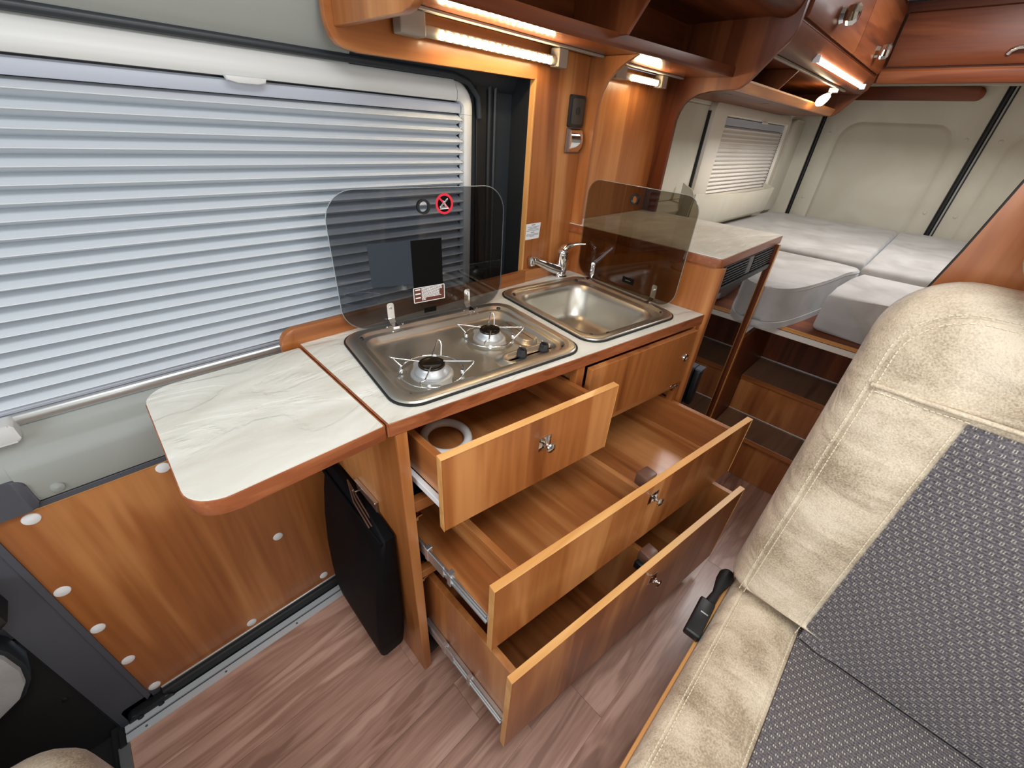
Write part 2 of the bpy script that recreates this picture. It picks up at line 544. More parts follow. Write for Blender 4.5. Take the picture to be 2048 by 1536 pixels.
M['brownplastic'] = plain('brown_catch_plastic', srgb(96, 66, 52), 0.4)
M['greyseat'] = cloth('pale_grey_cab_fabric', srgb(150, 150, 150), srgb(170, 170, 170), 8, 0.2, 500)

# ================================================================== SETTING
def structure(o, label, cat='structure'):
    return setp(o, label, cat, kind='structure')


# ---- floor with planks
fl = box('floor', -0.600, 3.52, -1.45, 0.362, -0.03, -0.0022, M['floor'], None, 0)
structure(fl, 'brown wood-look plank floor of the van', 'floor')
row_w = 0.112
yy = 0.362
ri = 0
while yy > -1.40:
    x = -0.600 - random.random() * 0.5
    while x < 1.55:
        ln = 0.92
        xa, xb = max(x, -0.600), min(x + ln, 1.56)
        if xb - xa > 0.02:
            box('plank', xa + 0.0004, xb - 0.0004, yy - row_w + 0.0004, yy - 0.0004, -0.0022, 0.0, M['floor'], fl, 0.0003)
        x += ln
    yy -= row_w
    ri += 1
box('front_edge_strip', -0.622, -0.600, -1.45, 0.36, -0.03, 0.002, M['alu'], fl, 0.001)

cf = box('floor', -1.9, -0.622, -1.45, 0.75, -0.12, -0.055, M['mat'], None, 0)
structure(cf, 'black cab floor mat below the van floor edge', 'floor')

# ---- ceiling, walls, rear
ce = box('ceiling', -1.9, 3.56, -1.47, 0.50, 1.94, 1.97, M['roof'], None, 0)
structure(ce, 'pale fabric headlining of the van roof', 'ceiling')
wr = box('wall_right', -1.9, 3.56, -1.50, -1.46, -0.1, 1.95, M['liner'], None, 0)
structure(wr, 'beige lined side wall opposite the kitchen', 'wall')
wf = thing('wall_front', (-1.85, -0.45, 0.0), 'unseen dark dashboard and windscreen surround of the cab, blocking low daylight', 'wall', kind='structure')  # out of view, added to block low daylight from the open front
box('dashboard', -1.95, -1.62, -1.46, 0.55, -0.12, 0.92, M['dkgrey'], wf, 0.02)
box('windscreen_header', -1.92, -1.86, -1.46, 0.55, 1.80, 1.97, M['roof'], wf, 0.005)
box('cab_side_lining', -1.9, -0.92, 0.50, 0.55, -0.12, 0.95, M['dkgrey'], wf, 0.005)
wl = thing('wall_left', (2.5, 0.47, 0.7), 'beige felt lined side wall around the rear window', 'wall', kind='structure')
# panel with window cut-out, built as a frame of four slabs
box('lining_lower', 1.49, 3.52, 0.452, 0.49, 0.6, 1.07, M['liner'], wl, 0.004)
box('lining_upper', 1.49, 3.52, 0.452, 0.49, 1.46, 1.94, M['liner'], wl, 0.004)
box('lining_front', 1.49, 2.06, 0.452, 0.49, 1.07, 1.46, M['liner'], wl, 0.004)
box('lining_rear', 3.12, 3.52, 0.452, 0.49, 1.07, 1.46, M['liner'], wl, 0.004)
# raised felt border round the window recess and rear pillar pad
prism('pillar_pad', rrect(3.24, 3.50, 0.92, 1.47, 0.05), 'y', 0.425, 0.453, M['liner'], wl, 0.012, 3, which='a')
prism('window_ledge', [(0.452, 0.98), (0.42, 1.0), (0.405, 1.03), (0.41, 1.06), (0.452, 1.07)], 'x', 1.50, 3.24, M['liner'], wl)

# ---- rear wall = two rear doors
def rear_door(name, y0, y1, label, r_in):
    d = thing(name, (3.52, (y0 + y1) / 2, 0.5), label, 'door', kind='structure')
    ya, yb = min(y0, y1), max(y0, y1)
    x = 3.52
    # outer skin with an embossed panel: lofted rounded rectangles in the y-z plane
    o0 = rrect(ya, yb, 0.55, 1.80, 0.01)
    def ring(ins_l, ins_r, zb, zt, r, xx):
        return [(xx, p[0], p[1]) for p in rrect(ya + ins_l, yb - ins_r, zb, zt, r)]
    rings = [ring(0, 0, 0.55, 1.80, 0.005, x + 0.03), ring(0, 0, 0.55, 1.80, 0.005, x + 0.004), ring(0.003, 0.003, 0.553, 1.797, 0.006, x),
             ring(0.085, 0.085, 0.68, 1.50, 0.12, x), ring(0.092, 0.092, 0.687, 1.493, 0.115, x + 0.004),
             ring(0.105, 0.105, 0.70, 1.48, 0.105, x + 0.012), ring(0.118, 0.118, 0.713, 1.467, 0.10, x + 0.002),
             ring(0.13, 0.13, 0.725, 1.455, 0.095, x - 0.001)]
    loft('door_lining', rings, M['liner'], d, cap0=True, cap1=True, smooth=60)
    for zz in (1.02, 1.41):
        for yv in (ya + 0.05, yb - 0.05):
            lathe('screw', [(0.010, 0), (0.009, 0.004), (0.0, 0.006)], M['liner'], d, 10, Matrix.Translation((x, yv, zz)) @ Matrix.Rotation(math.radians(-90), 4, 'Y'))
    return d


rear_door('door_2', 0.318, -0.462, 'beige lined rear door nearest the small window', 0)
rear_door('door_3', -0.505, -1.30, 'beige lined rear door partly hidden by the wood partition', 0)
ws = thing('wall_rear', (3.53, -0.5, 0.5), 'dark body frame and seals around the rear doors', 'wall', kind='structure')
box('body_frame', 3.535, 3.60, -1.46, 0.49, 0.4, 1.94, M['rubber'], ws, 0)
tube('door_seal', [(3.528, 0.330, 0.70), (3.528, 0.330, 1.60)], 0.010, M['rubber'], ws, 10)
tube('door_seal', [(3.526, -0.478, 0.60), (3.526, -0.478, 1.85)], 0.011, M['rubber'], ws, 10)
tube('seal_trim', [(3.518, -0.494, 0.60), (3.518, -0.494, 1.85)], 0.005, M['greytrim'], ws, 8)
box('rear_pillar_lining', 3.50, 3.535, 0.344, 0.47, 0.5, 1.94, M['liner'], ws, 0.006)
box('rear_header_lining', 3.49, 3.52, -1.46, 0.47, 1.66, 1.94, M['liner'], ws, 0.004)

# ---- sliding door with wood panel, plastic trim
d1 = thing('door_1', (0.0, 0.44, 0.04), 'sliding side door with wood lower panel and grey plastic trim', 'door', kind='structure')
pts = rrect(-0.538, 0.70, 0.040, 0.698, [0.003, 0.003, 0.022, 0.003])
prism('lower_panel', pts, 'y', 0.420, 0.432, M['wood_z'], d1, 0.001, 1)
box('panel_edge_strip', -0.516, 0.70, 0.4175, 0.431, 0.034, 0.0395, M['aluedge'], d1, 0.0005)
box('panel_top_strip', -0.60, 0.70, 0.4185, 0.431, 0.6985, 0.701, M['lwood_x'], d1, 0.0004)
cap = lathe('screw_cap', [(0.0125, 0.0), (0.0118, 0.0016), (0.008, 0.003), (0.0, 0.0036)], M['white'], d1, 18,
            world=Matrix.Translation((-0.491, 0.420, 0.683)) @ Matrix.Rotation(math.radians(90), 4, 'X'))
for (px, pz) in ((-0.525, 0.492), (-0.525, 0.348), (-0.525, 0.202), (-0.523, 0.058), (-0.295, 0.062), (-0.082, 0.068), (-0.158, 0.333), (-0.299, 0.686)):
    share('screw_cap', cap.data, d1, Matrix.Translation((px, 0.420, pz)) @ Matrix.Rotation(math.radians(90), 4, 'X'))
# moulded grey trim between panel and window, and the dark lower jamb
prof = [(0.490, 0.64), (0.435, 0.64), (0.428, 0.70), (0.424, 0.712), (0.414, 0.718), (0.411, 0.73), (0.410, 0.785), (0.416, 0.798), (0.430, 0.808), (0.433, 0.815), (0.436, 0.832), (0.446, 0.845), (0.470, 0.856), (0.490, 0.86)]
prism('window_sill_trim', prof, 'x', -0.475, 0.72, M['greytrim'], d1)
prism('window_sill_trim', [(p[0] + (0.004 if p[0] < 0.42 else 0), p[1]) for p in prof], 'x', -0.90, -0.475, M['greytrim'], d1)
box('trim_gap_shade', -0.475, 0.70, 0.4160, 0.428, 0.7015, 0.7135, M['dkgrey'], d1, 0.001)  # dark strip painting the shade of the recessed gap
prism('handle_pocket', rrect(-0.62, -0.466, 0.706, 0.775, [0.016, 0.0, 0.0, 0.014]), 'y', 0.4078, 0.43, M['dkgrey'], d1, 0.003, 2, which='a')
lathe('trim_screw', [(0.0095, 0.0), (0.009, 0.003), (0.0, 0.0055)], M['greytrim'], d1, 14, Matrix.Translation((-0.437, 0.411, 0.735)) @ Matrix.Rotation(math.radians(90), 4, 'X'))
prism('window_catch', rrect(-0.60, -0.437, 0.838, 0.872, 0.006), 'y', 0.418, 0.452, M['frame'], d1, 0.004, 2, which='a')
prism('lower_jamb', [(0.44, -0.05), (0.424, -0.05), (0.424, 0.70), (0.44, 0.70)], 'x', -0.616, -0.5385, M['dkgrey'], d1)
prism('panel_gap_rim', [(-0.538, 0.04), (-0.548, 0.03), (-0.548, 0.71), (-0.538, 0.70)], 'y', 0.416, 0.43, M['dkgrey'], d1)
prism('jamb_foot', rrect(-0.60, -0.50, -0.04, 0.034, 0.012), 'y', 0.424, 0.432, M['dkgrey'], d1)
box('door_seal_channel', -0.52, 0.72, 0.405, 0.445, -0.05, 0.034, M['rubber'], d1, 0.004)
prism('latch_recess', rrect(-0.595, -0.50, -0.025, 0.02, 0.018), 'y', 0.400, 0.423, M['black'], d1, 0.004, 2, which='a')
for bx_ in (-0.572, -0.53):
    lathe('latch_bolt', [(0.007, 0), (0.006, 0.004), (0, 0.006)], M['rubber'], d1, 12, Matrix.Translation((bx_, 0.400, 0.002)) @ Matrix.Rotation(math.radians(90), 4, 'X'))

# ---- door sill
ts = thing('trim_1', (0.0, 0.38, 0.0), 'grooved aluminium sill strip along the sliding door', 'trim', kind='structure')
prism('sill_profile', [(0.3605, -0.03), (0.3605, 0.003), (0.379, 0.003), (0.3795, -0.001), (0.3855, -0.001), (0.386, 0.003), (0.402, 0.003), (0.403, -0.03)], 'x', -0.604, 0.95, M['sill'], ts, smooth=20)
box('sill_groove', -0.603, 0.95, 0.3798, 0.3853, -0.004, -0.0006, M['dkgrey'], ts, 0)
for sx in (-0.565, -0.39, -0.2, -0.05):
    lathe('sill_screw', [(0.003, 0), (0.0026, 0.0008), (0, 0.001)], M['dkgrey'], ts, 8, Matrix.Translation((sx, 0.369, 0.003)))
box('sill_end_cap', -0.618, -0.604, 0.355, 0.405, -0.05, 0.004, M['rubber'], ts, 0.002)

# ---- pillar trims by the cab
tp = thing('trim_2', (-0.7, 0.44, 0.0), 'black step well and pillar trim beside the cab', 'trim', kind='structure')
box('pillar_lower', -1.3, -0.616, 0.44, 0.50, -0.12, 0.40, M['mat'], tp, 0.01)
box('pillar_upper', -1.3, -0.60, 0.445, 0.50, 0.40, 0.86, M['dkgrey'], tp, 0.01)
box('step_riser', -0.64, -0.622, -1.45, 0.44, -0.12, -0.03, M['mat'], tp, 0.002)
prism('belt_guide', rrect(-0.74, -0.585, 0.515, 0.60, 0.012), 'y', 0.37, 0.445, M['black'], tp, 0.008, 2)
for p in ((-0.70, 0.30), (-0.645, 0.17)):
    lathe('trim_clip', [(0.006, 0), (0.005, 0.003), (0, 0.004)], M['rubber'], tp, 10, Matrix.Translation((p[0], 0.44, p[1])) @ Matrix.Rotation(math.radians(90), 4, 'X'))

# ---- upper side trim above the window and the dark rear jamb of the door opening
tu = thing('trim_3', (0.0, 0.45, 1.42), 'grey moulded roof side trim above the big blind', 'trim', kind='structure')
up = [(0.50, 1.395), (0.468, 1.40), (0.455, 1.418), (0.449, 1.43), (0.443, 1.436), (0.437, 1.445), (0.428, 1.46), (0.418, 1.48), (0.406, 1.52), (0.392, 1.60), (0.36, 1.72), (0.31, 1.85), (0.25, 1.94), (0.50, 1.94)]
prism('roof_side_trim', up, 'x', -1.3, 0.245, M['greytrim'], tu, smooth=60)
prism('roof_side_trim_shaded', [p for p in up if p[1] < 1.49] + [(0.415, 1.50), (0.50, 1.50)], 'x', 0.246, 0.715, M['darkpost'], tu, smooth=60)  # lower trim coloured dark to paint the shadow there
tube('header_gap_shade', [(-1.0, 0.452, 1.4225), (0.2, 0.452, 1.4225), (0.50, 0.452, 1.4225), (0.55, 0.453, 1.412), (0.582, 0.455, 1.385), (0.588, 0.456, 1.34)], 0.0075, M['darkpost'], tu, 8)  # dark tube standing in for the shadowed gap above the frame
td = thing('trim_4', (0.64, 0.46, 0.9), 'blue black door jamb strip right of the big blind', 'trim', kind='structure')
box('jamb_plate', 0.531, 0.78, 0.468, 0.50, 0.62, 1.45, M['darkpost'], td, 0.002)
tube('jamb_bead', [(0.632, 0.466, 0.85), (0.632, 0.466, 1.43)], 0.008, M['rubber'], td, 8)
tube('jamb_bead', [(0.652, 0.466, 0.85), (0.652, 0.466, 1.43)], 0.006, M['darkpost'], td, 8)
box('jamb_seal', 0.585, 0.618, 0.462, 0.47, 0.8, 1.44, M['rubber'], td, 0.002)
box('jamb_edge', 0.716, 0.728, 0.40, 0.47, 0.85, 1.44, M['rubber'], td, 0.002)
box('window_backing', -0.95, 0.53, 0.486, 0.50, 0.82, 1.42, M['darkpost'], td, 0)

# ---- big window: frame and pleated blind
w1 = thing('window_1', (0.0, 0.455, 0.86), 'large van window closed by a silver pleated blind', 'window', kind='structure')
def zprof(zs):
    return zs
# top bar: rounded profile, right bar, corner piece
top_prof = [(0.468, 1.372), (0.448, 1.372), (0.4445, 1.378), (0.4445, 1.392), (0.449, 1.400), (0.450, 1.404), (0.455, 1.412), (0.462, 1.4165), (0.468, 1.417)]
prism('frame_top', top_prof, 'x', -0.95, 0.508, M['frame'], w1, smooth=50)
def frame_strip(pts_out, pts_in, name):
    # sweep the same section along an outline in the x-z plane
    sec = [(0.0, 0.468), (0.0, 0.448), (0.12, 0.4445), (0.45, 0.4445), (0.62, 0.449), (0.7, 0.450), (0.88, 0.458), (1.0, 0.468)]
    rings = []
    for po, pi_ in zip(pts_out, pts_in):
        rings.append([(pi_[0] + (po[0] - pi_[0]) * s, yv, pi_[1] + (po[1] - pi_[1]) * s) for s, yv in sec])
    return loft(name, rings, M['frame'], w1, closed=False, smooth=50)
ang = [90 - 90 * k / 8 for k in range(9)]
co = [(0.512 + 0.058 * math.cos(math.radians(a)), 1.359 + 0.058 * math.sin(math.radians(a))) for a in ang]
ci = [(0.512 + 0.020 * math.cos(math.radians(a)), 1.356 + 0.016 * math.sin(math.radians(a))) for a in ang]
frame_strip([(0.509, 1.417)] + co + [(0.570, 1.345)], [(0.509, 1.372)] + ci + [(0.532, 1.345)], 'frame_corner')
frame_strip([(0.570, 1.3445), (0.566, 1.1), (0.560, 0.85)], [(0.532, 1.3445), (0.529, 1.1), (0.523, 0.85)], 'frame_side')
prism('frame_bottom', [(0.468, 0.848), (0.452, 0.850), (0.447, 0.858), (0.450, 0.868), (0.456, 0.872), (0.468, 0.873)], 'x', -0.95, 0.523, M['alu'], w1, smooth=50)
bl = prism('blind', [(0.468, 1.347), (0.4605, 1.347), (0.458, 1.351), (0.458, 1.366), (0.461, 1.369), (0.468, 1.369)], 'x', -0.95, 0.528, M['blind_rail'], w1)
bl['label'] = 'grey top rail and silver pleats of the blind'
pitch = 0.0235
bm = bmesh.new()
x0, x1 = -0.95, 0.528
sec = [(0.4770, 0.0), (0.4485, -0.0128), (0.4477, -0.0138), (0.4770, -pitch)]
add_loft(bm, [[(x0, p[0], p[1]) for p in sec], [(x1, p[0], p[1]) for p in sec]], closed=False)
pleat = finish('pleat', bm, M['blind'], bl, 20, Matrix.Translation((0, 0, 1.346)))
for k in range(1, 20):
    share('pleat', pleat.data, bl, Matrix.Translation((0, 0, 1.346 - k * pitch)))
bm = bmesh.new()
prism('blind_bottom_rail', [(0.466, 0.873), (0.455, 0.873), (0.453, 0.878), (0.456, 0.884), (0.466, 0.886)], 'x', -0.95, 0.528, M['blind_rail'], bl)
prism('pull_handle', [(0.012, 1.373), (0.078, 1.373), (0.075, 1.366), (0.062, 1.363), (0.03, 1.363), (0.016, 1.366)], 'y', 0.438, 0.452, M['frame'], bl, 0.002, 2)
bd = bmesh.new()
for k in range(40):
    zz = 1.34 - k * 0.0118
    add_box(bd, 0.5262, 0.5282, 0.4555, 0.4575, zz - 0.0012, zz + 0.0012)
setp(finish('cord_beads', bd, M['white'], bl, 0), kind='stuff')

# ---- small rear window with cassette blind
w2 = thing('window_2', (2.6, 0.44, 1.07), 'small rear window with cream frame and white pleated blind', 'window', kind='structure')
def ring2(x0, x1, z0, z1, r, y):
    return [(p[0], y, p[1]) for p in rrect(x0, x1, z0, z1, r)]
loft('frame', [ring2(1.97, 3.16, 1.03, 1.485, 0.04, 0.452), ring2(1.975, 3.155, 1.035, 1.48, 0.04, 0.425), ring2(1.99, 3.14, 1.05, 1.465, 0.035, 0.413),
               ring2(2.10, 3.09, 1.075, 1.432, 0.012, 0.413), ring2(2.108, 3.082, 1.08, 1.427, 0.01, 0.424), ring2(2.108, 3.082, 1.08, 1.427, 0.01, 0.448)],
     M['cream'], w2, smooth=40)
box('frame_gap', 1.962, 1.972, 0.440, 0.452, 1.03, 1.44, M['rubber'], w2, 0)
b2 = box('blind', 2.11, 3.08, 0.428, 0.444, 1.392, 1.424, M['blind_rail'], w2, 0.002)
box('backing', 2.11, 3.08, 0.446, 0.449, 1.08, 1.427, M['rubber'], w2, 0)
pit = 0.0195
bm = bmesh.new()
sec = [(0.4450, 0.0), (0.4285, -0.0100), (0.4279, -0.0110), (0.4450, -pit)]
add_loft(bm, [[(2.112, p[0], p[1]) for p in sec], [(3.075, p[0], p[1]) for p in sec]], closed=False)
pl2 = finish('pleat', bm, M['blind_w'], b2, 20, Matrix.Translation((0, 0, 1.391)))
for k in range(1, 16):
    share('pleat', pl2.data, b2, Matrix.Translation((0, 0, 1.391 - k * pit)))
box('pull_handle', 2.60, 2.68, 0.405, 0.414, 1.418, 1.428, M['cream'], b2, 0.002)
bd = bmesh.new()
for k in range(30):
    zz = 1.385 - k * 0.0102
    add_box(bd, 3.0765, 3.0795, 0.427, 0.431, zz - 0.003, zz + 0.003)
setp(finish('cord_beads', bd, M['rubber'], b2, 0), kind='stuff')

# ---- wood wall boards behind tap and above the fridge top
wk = thing('wall_kitchen', (1.1, 0.40, 0.9), 'cherry wood wall boards behind the tap and fridge top', 'wall', kind='structure')
box('tap_wall_board', 0.722, 0.946, 0.386, 0.400, 0.62, 1.507, M['wood_z'], wk, 0.001)
box('board_edge', 0.716, 0.7225, 0.384, 0.402, 0.62, 1.436, M['lwood_z'], wk, 0.001)
box('niche_board', 0.958, 1.465, 0.410, 0.424, 1.0, 1.507, M['wood_z'], wk, 0.001)

# ================================================================== KITCHEN BLOCK
TA = math.tan(ANG)


def add_plate(bm, outer, holes, P, a, b):
    """flat plate with holes; P(p, t) maps an outline point and a depth to 3-D"""
    loops = [outer] + holes
    for side in (a, b):
        es = []
        for lp in loops:
            vs = [bm.verts.new(P(p, side)) for p in lp]
            for i in range(len(vs)):
                es.append(bm.edges.new((vs[i], vs[(i + 1) % len(vs)])))
        bmesh.ops.triangle_fill(bm, edges=es, use_beauty=True)
    bm.verts.ensure_lookup_table()
    tot = sum(len(l) for l in loops)
    base = 0
    for lp in loops:
        n = len(lp)
        for i in range(n):
            j = (i + 1) % n
            bm.faces.new((bm.verts[base + i], bm.verts[base + j], bm.verts[base + j + tot], bm.verts[base + i + tot]))
        base += n
    return bm


def plate(name, outer, holes, P, a, b, mat, parent, smooth=30):
    return finish(name, add_plate(bmesh.new(), outer, holes, P, a, b), mat, parent, smooth)


Pz = lambda p, t: (p[0], p[1], t)
PzU = lambda p, t: tuple(U(p[0], p[1], t))
PvU = lambda p, t: tuple(U(p[0], t, p[1]))      # p = (u, z), depth along v
PuU = lambda p, t: tuple(U(t, p[0], p[1]))      # p = (v, z), depth along u

HOB = (0.033, 0.487, 0.018, 0.355)
SNK = (0.517, 0.872, 0.026, 0.425)

# ---- worktop
wt = thing('worktop', (0.0, 0.0, 0.872), 'pale stone-look kitchen worktop with brown edge holding hob and sink', 'worktop')
def hole(u0, u1, v0, v1, ins, r):
    return [tuple(U(p[0], p[1]).xy) for p in rrect(u0 + ins, u1 - ins, v0 + ins, v1 - ins, r)]
outer = [(0.0045, -0.0006 - 0.0005), (0.946, -0.1350), (0.946, 0.385), (0.0045, 0.366)]
plate('stone_surface', outer, [hole(*HOB, 0.012, 0.045), hole(*SNK, 0.012, 0.045)], Pz, 0.873, 0.900, M['stone'], wt)
box('front_edge_band', 0.0045, 0.9555, -0.0022, 0.0, 0.8715, 0.8992, M['edge_x'], wt, 0.0006, MU)
box('side_edge_band', 0.0010, 0.0046, -0.0018, 0.366, 0.872, 0.8998, M['edge_x'], wt, 0.0005)
prism('backsplash', rrect(-0.032, 0.716, 0.874, 0.937, [0.0, 0.034, 0.016, 0.0]), 'y', 0.3665, 0.3825, M['wood_x'], wt, 0.003, 2, which='a')
box('backsplash_return', 0.7165, 0.9455, 0.3665, 0.3850, 0.9002, 0.937, M['wood_x'], wt, 0.001)

# ---- flap table
ft = thing('flap_table', (-0.13, 0.17, 0.872), 'folding stone-look worktop flap with rounded brown edge beside the blind', 'table')
fo = rrect(-0.272, -0.0012, -0.002, 0.352, [0.003, 0.05, 0.05, 0.003], 8)
prism('board', fo, 'z', 0.8705, 0.8985, M['edge_x'], ft, 0.002, 2)
fi = rrect(-0.2705, -0.0045, -0.0005, 0.3505, [0.002, 0.0485, 0.0485, 0.002], 8)
prism('stone_surface', fi, 'z', 0.898, 0.9000, M['stone'], ft, 0.0004, 1, which='b')
box('hinge_leaf', -0.012, 0.010, 0.05, 0.09, 0.8675, 0.8703, M['alu'], ft, 0.0005)
box('hinge_leaf', -0.012, 0.010, 0.26, 0.30, 0.8675, 0.8703, M['alu'], ft, 0.0005)

# ---- base cabinet
kc = thing('kitchen_cabinet', (0.5, 0.1, 0.0), 'cherry wood kitchen base cabinet with three pulled-out drawers', 'cabinet')
sp = box('side_panel', 0.013, 0.0255, -0.0025, 0.358, 0.0, 0.8705, M['wood_z'], kc, 0.001)
box('side_panel_facing', 0.026, 0.0355, -0.0035, 0.03, 0.0, 0.8705, M['wood_z'], kc, 0.001)
box('side_panel_edge', 0.0135, 0.0352, -0.0048, -0.0034, 0.0, 0.8705, M['wood_z'], kc, 0.0004)
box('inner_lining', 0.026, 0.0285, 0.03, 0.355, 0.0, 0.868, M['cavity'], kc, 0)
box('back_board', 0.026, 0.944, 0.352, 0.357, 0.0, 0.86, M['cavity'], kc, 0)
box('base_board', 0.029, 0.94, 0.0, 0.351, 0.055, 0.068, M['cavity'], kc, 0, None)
box('plinth', 0.036, 0.935, 0.03, 0.045, 0.001, 0.0545, M['wood_x'], kc, 0.0008, MU)
for (z0, z1) in ((0.655, 0.684), (0.426, 0.450)):
    box('front_rail', 0.036, 0.948, 0.002, 0.022, z0, z1, M['wood_x'], kc, 0.0008, MU)
box('mid_stile', 0.452, 0.478, 0.002, 0.022, 0.685, 0.8705, M['wood_z'], kc, 0.0008, MU)
box('mid_partition', 0.459, 0.472, 0.024, 0.33, 0.685, 0.8705, M['wood_z'], kc, 0.0008, MU)
box('end_stile', 0.926, 0.951, -0.001, 0.02, 0.0685, 0.8705, M['wood_z'], kc, 0.0008, MU)
for zz in (0.635, 0.415):
    bm = bmesh.new()
    add_box(bm, 0.036, 0.047, 0.006, 0.03, zz - 0.02, zz - 0.001, 0.001)
    add_box(bm, 0.040, 0.054, 0.002, 0.01, zz - 0.006, zz - 0.002, 0.0005)
    finish('slide_bracket', bm, M['chrome'], kc)

# knob shared by the drawers: pyramid rosette, stem and domed disc, facing -v
def knob_mesh():
    bm = bmesh.new()
    h = 0.0165
    levels = [(h, 0.0), (h * 0.98, 0.0014), (h * 0.6, 0.0030), (h * 0.36, 0.0062), (h * 0.30, 0.009)]
    rings = []
    for s, d in levels:
        ring = []
        for k in range(16):
            a = 2 * math.pi * k / 16 + math.pi / 4
            q = max(abs(math.cos(a)), abs(math.sin(a)))
            sq = s / q
            pinch = 1.0 if d < 0.002 else (0.78 + 0.22 * abs(math.cos(2 * (a - math.pi / 4))))
            ring.append((sq * math.cos(a) * pinch, -d, sq * math.sin(a) * pinch))
        rings.append(ring)
    add_loft(bm, rings, cap0=True, cap1=True)
    add_lathe(bm, [(0.0048, 0.008), (0.0044, 0.014), (0.0062, 0.017), (0.0112, 0.0185), (0.0118, 0.0200), (0.0105, 0.0222), (0.006, 0.0238), (0.0, 0.0243)], 20,
              Matrix.Rotation(math.radians(90), 4, 'X'))
    return bm


KN = None


def knob(parent, u, z, Mf):
    global KN
    w = Mf @ Matrix.Translation((u, -0.0002, z))
    if KN is None:
        o = finish('knob', knob_mesh(), M['chrome'], parent, 25, w)
        KN = o.data
    else:
        o = share('knob', KN, parent, w)
    o['label'] = 'polished chrome knob on square rosette'
    return o


def drawer(label, y0, z0, z1, ulen, floor_z, x_l, x_r, side_z, yback, ku, kz):
    Mf = Matrix.Translation((0.04, y0, 0)) @ MU
    yin = lambda x: y0 - (x - 0.04) * TA + 0.0172
    # drawer box floor is the part, everything else hangs on it
    b = prism('drawer', [(x_l, yin(x_l)), (x_r, yin(x_r)), (x_r, yback), (x_l, yback)], 'z', floor_z - 0.008, floor_z, M['wood_y'], kc)
    b['label'] = label
    fr = box('drawer_front', 0.0, ulen, 0.0012, 0.016, z0, z1, M['wood_z'], b, 0.0008, Mf)
    bm = bmesh.new()
    add_box(bm, -0.0006, ulen + 0.0006, 0.0, 0.0162, z1, z1 + 0.0012, 0.0004, Mf)
    add_box(bm, -0.0008, 0.0, 0.0, 0.0162, z0, z1, 0.0003, Mf)
    add_box(bm, ulen, ulen + 0.0008, 0.0, 0.0162, z0, z1, 0.0003, Mf)
    finish('edge_banding', bm, M['lwood_x'], b)
    knob(b, ku, kz, Mf @ Matrix.Translation((0, 0.0012, 0)))
    return b, Mf, yin


def side(parent, name, x0, x1, z0, z1, yin, yback, mat='wood_y'):
    return prism(name, [(x0, yin(x0)), (x1, yin(x1)), (x1, yback), (x0, yback)], 'z', z0, z1, M[mat], parent, 0.0006, 1)


# top drawer
b, Mf, yin = drawer('small top drawer holding a white ring', -0.097, 0.682, 0.8615, 0.437, 0.748, 0.060, 0.446, None, 0.24, 0.232, 0.792)
side(b, 'drawer_side', 0.058, 0.0725, 0.741, 0.829, yin, 0.24)
side(b, 'drawer_side', 0.434, 0.448, 0.741, 0.829, yin, 0.24)
box('drawer_back', 0.0735, 0.433, 0.226, 0.239, 0.749, 0.828, M['wood_x'], b, 0.0006)
box('slide_runner', 0.0475, 0.058, -0.075, 0.25, 0.722, 0.7385, M['white'], b, 0.001)
# middle drawer
b, Mf, yin = drawer('wide middle drawer pulled out with bare compartments', -0.237, 0.453, 0.6585, 0.898, 0.500, 0.056, 0.930, None, 0.14, 0.455, 0.612)
side(b, 'drawer_wall', 0.136, 0.152, 0.5002, 0.568, yin, 0.13)
side(b, 'drawer_wall', 0.528, 0.544, 0.5002, 0.566, yin, 0.13)
side(b, 'drawer_side', 0.9145, 0.930, 0.5002, 0.604, yin, 0.13)
box('drawer_back', 0.153, 0.914, 0.115, 0.128, 0.5005, 0.60, M['wood_x'], b, 0.0006)
bm = bmesh.new()
add_box(bm, 0.0425, 0.0475, -0.08, 0.05, 0.512, 0.548, 0.001)
add_box(bm, 0.0478, 0.0515, -0.218, 0.04, 0.520, 0.540, 0.001)
add_tube(bm, [(0.0455, -0.214, 0.5395), (0.0455, 0.04, 0.5395)], 0.003, 8)
add_tube(bm, [(0.0455, -0.214, 0.5205), (0.0455, 0.04, 0.5205)], 0.003, 8)
for yy_ in (-0.10, -0.02):
    add_box(bm, 0.0410, 0.0553, yy_ - 0.006, yy_ + 0.006, 0.510, 0.550, 0.001)
finish('slide_rail', bm, M['alu'], b)
bm = bmesh.new()
add_box(bm, 0.4315, 0.4725, 0.0165, 0.048, 0.632, 0.667, 0.004, Mf, 2)
finish('catch', bm, M['brownplastic'], b)
lathe('stop_pin', [(0.004, 0), (0.004, 0.022), (0, 0.023)], M['alu'], b, 10, Mf @ Matrix.Translation((0.09, 0.0165, 0.57)) @ Matrix.Rotation(math.radians(-90), 4, 'X'))
# bottom drawer
b, Mf, yin = drawer('deep bottom drawer pulled out furthest', -0.298, 0.082, 0.4225, 0.900, 0.118, 0.062, 0.918, None, 0.06, 0.470, 0.342)
side(b, 'drawer_side', 0.060, 0.0755, 0.1185, 0.392, yin, 0.055, 'wood_z')
side(b, 'drawer_side', 0.9025, 0.918, 0.1185, 0.400, yin, 0.055, 'wood_z')
side(b, 'drawer_wall', 0.528, 0.543, 0.1185, 0.372, yin, 0.05, 'wood_z')
box('drawer_back', 0.0765, 0.902, 0.03, 0.044, 0.119, 0.33, M['wood_x'], b, 0.0006)
box('cross_divider', 0.30, 0.527, -0.16, -0.146, 0.119, 0.25, M['wood_x'], b, 0.0006)
bm = bmesh.new()
add_box(bm, 0.0445, 0.0495, -0.10, 0.03, 0.150, 0.186, 0.001)
add_box(bm, 0.0498, 0.0595, -0.278, 0.03, 0.158, 0.178, 0.001)
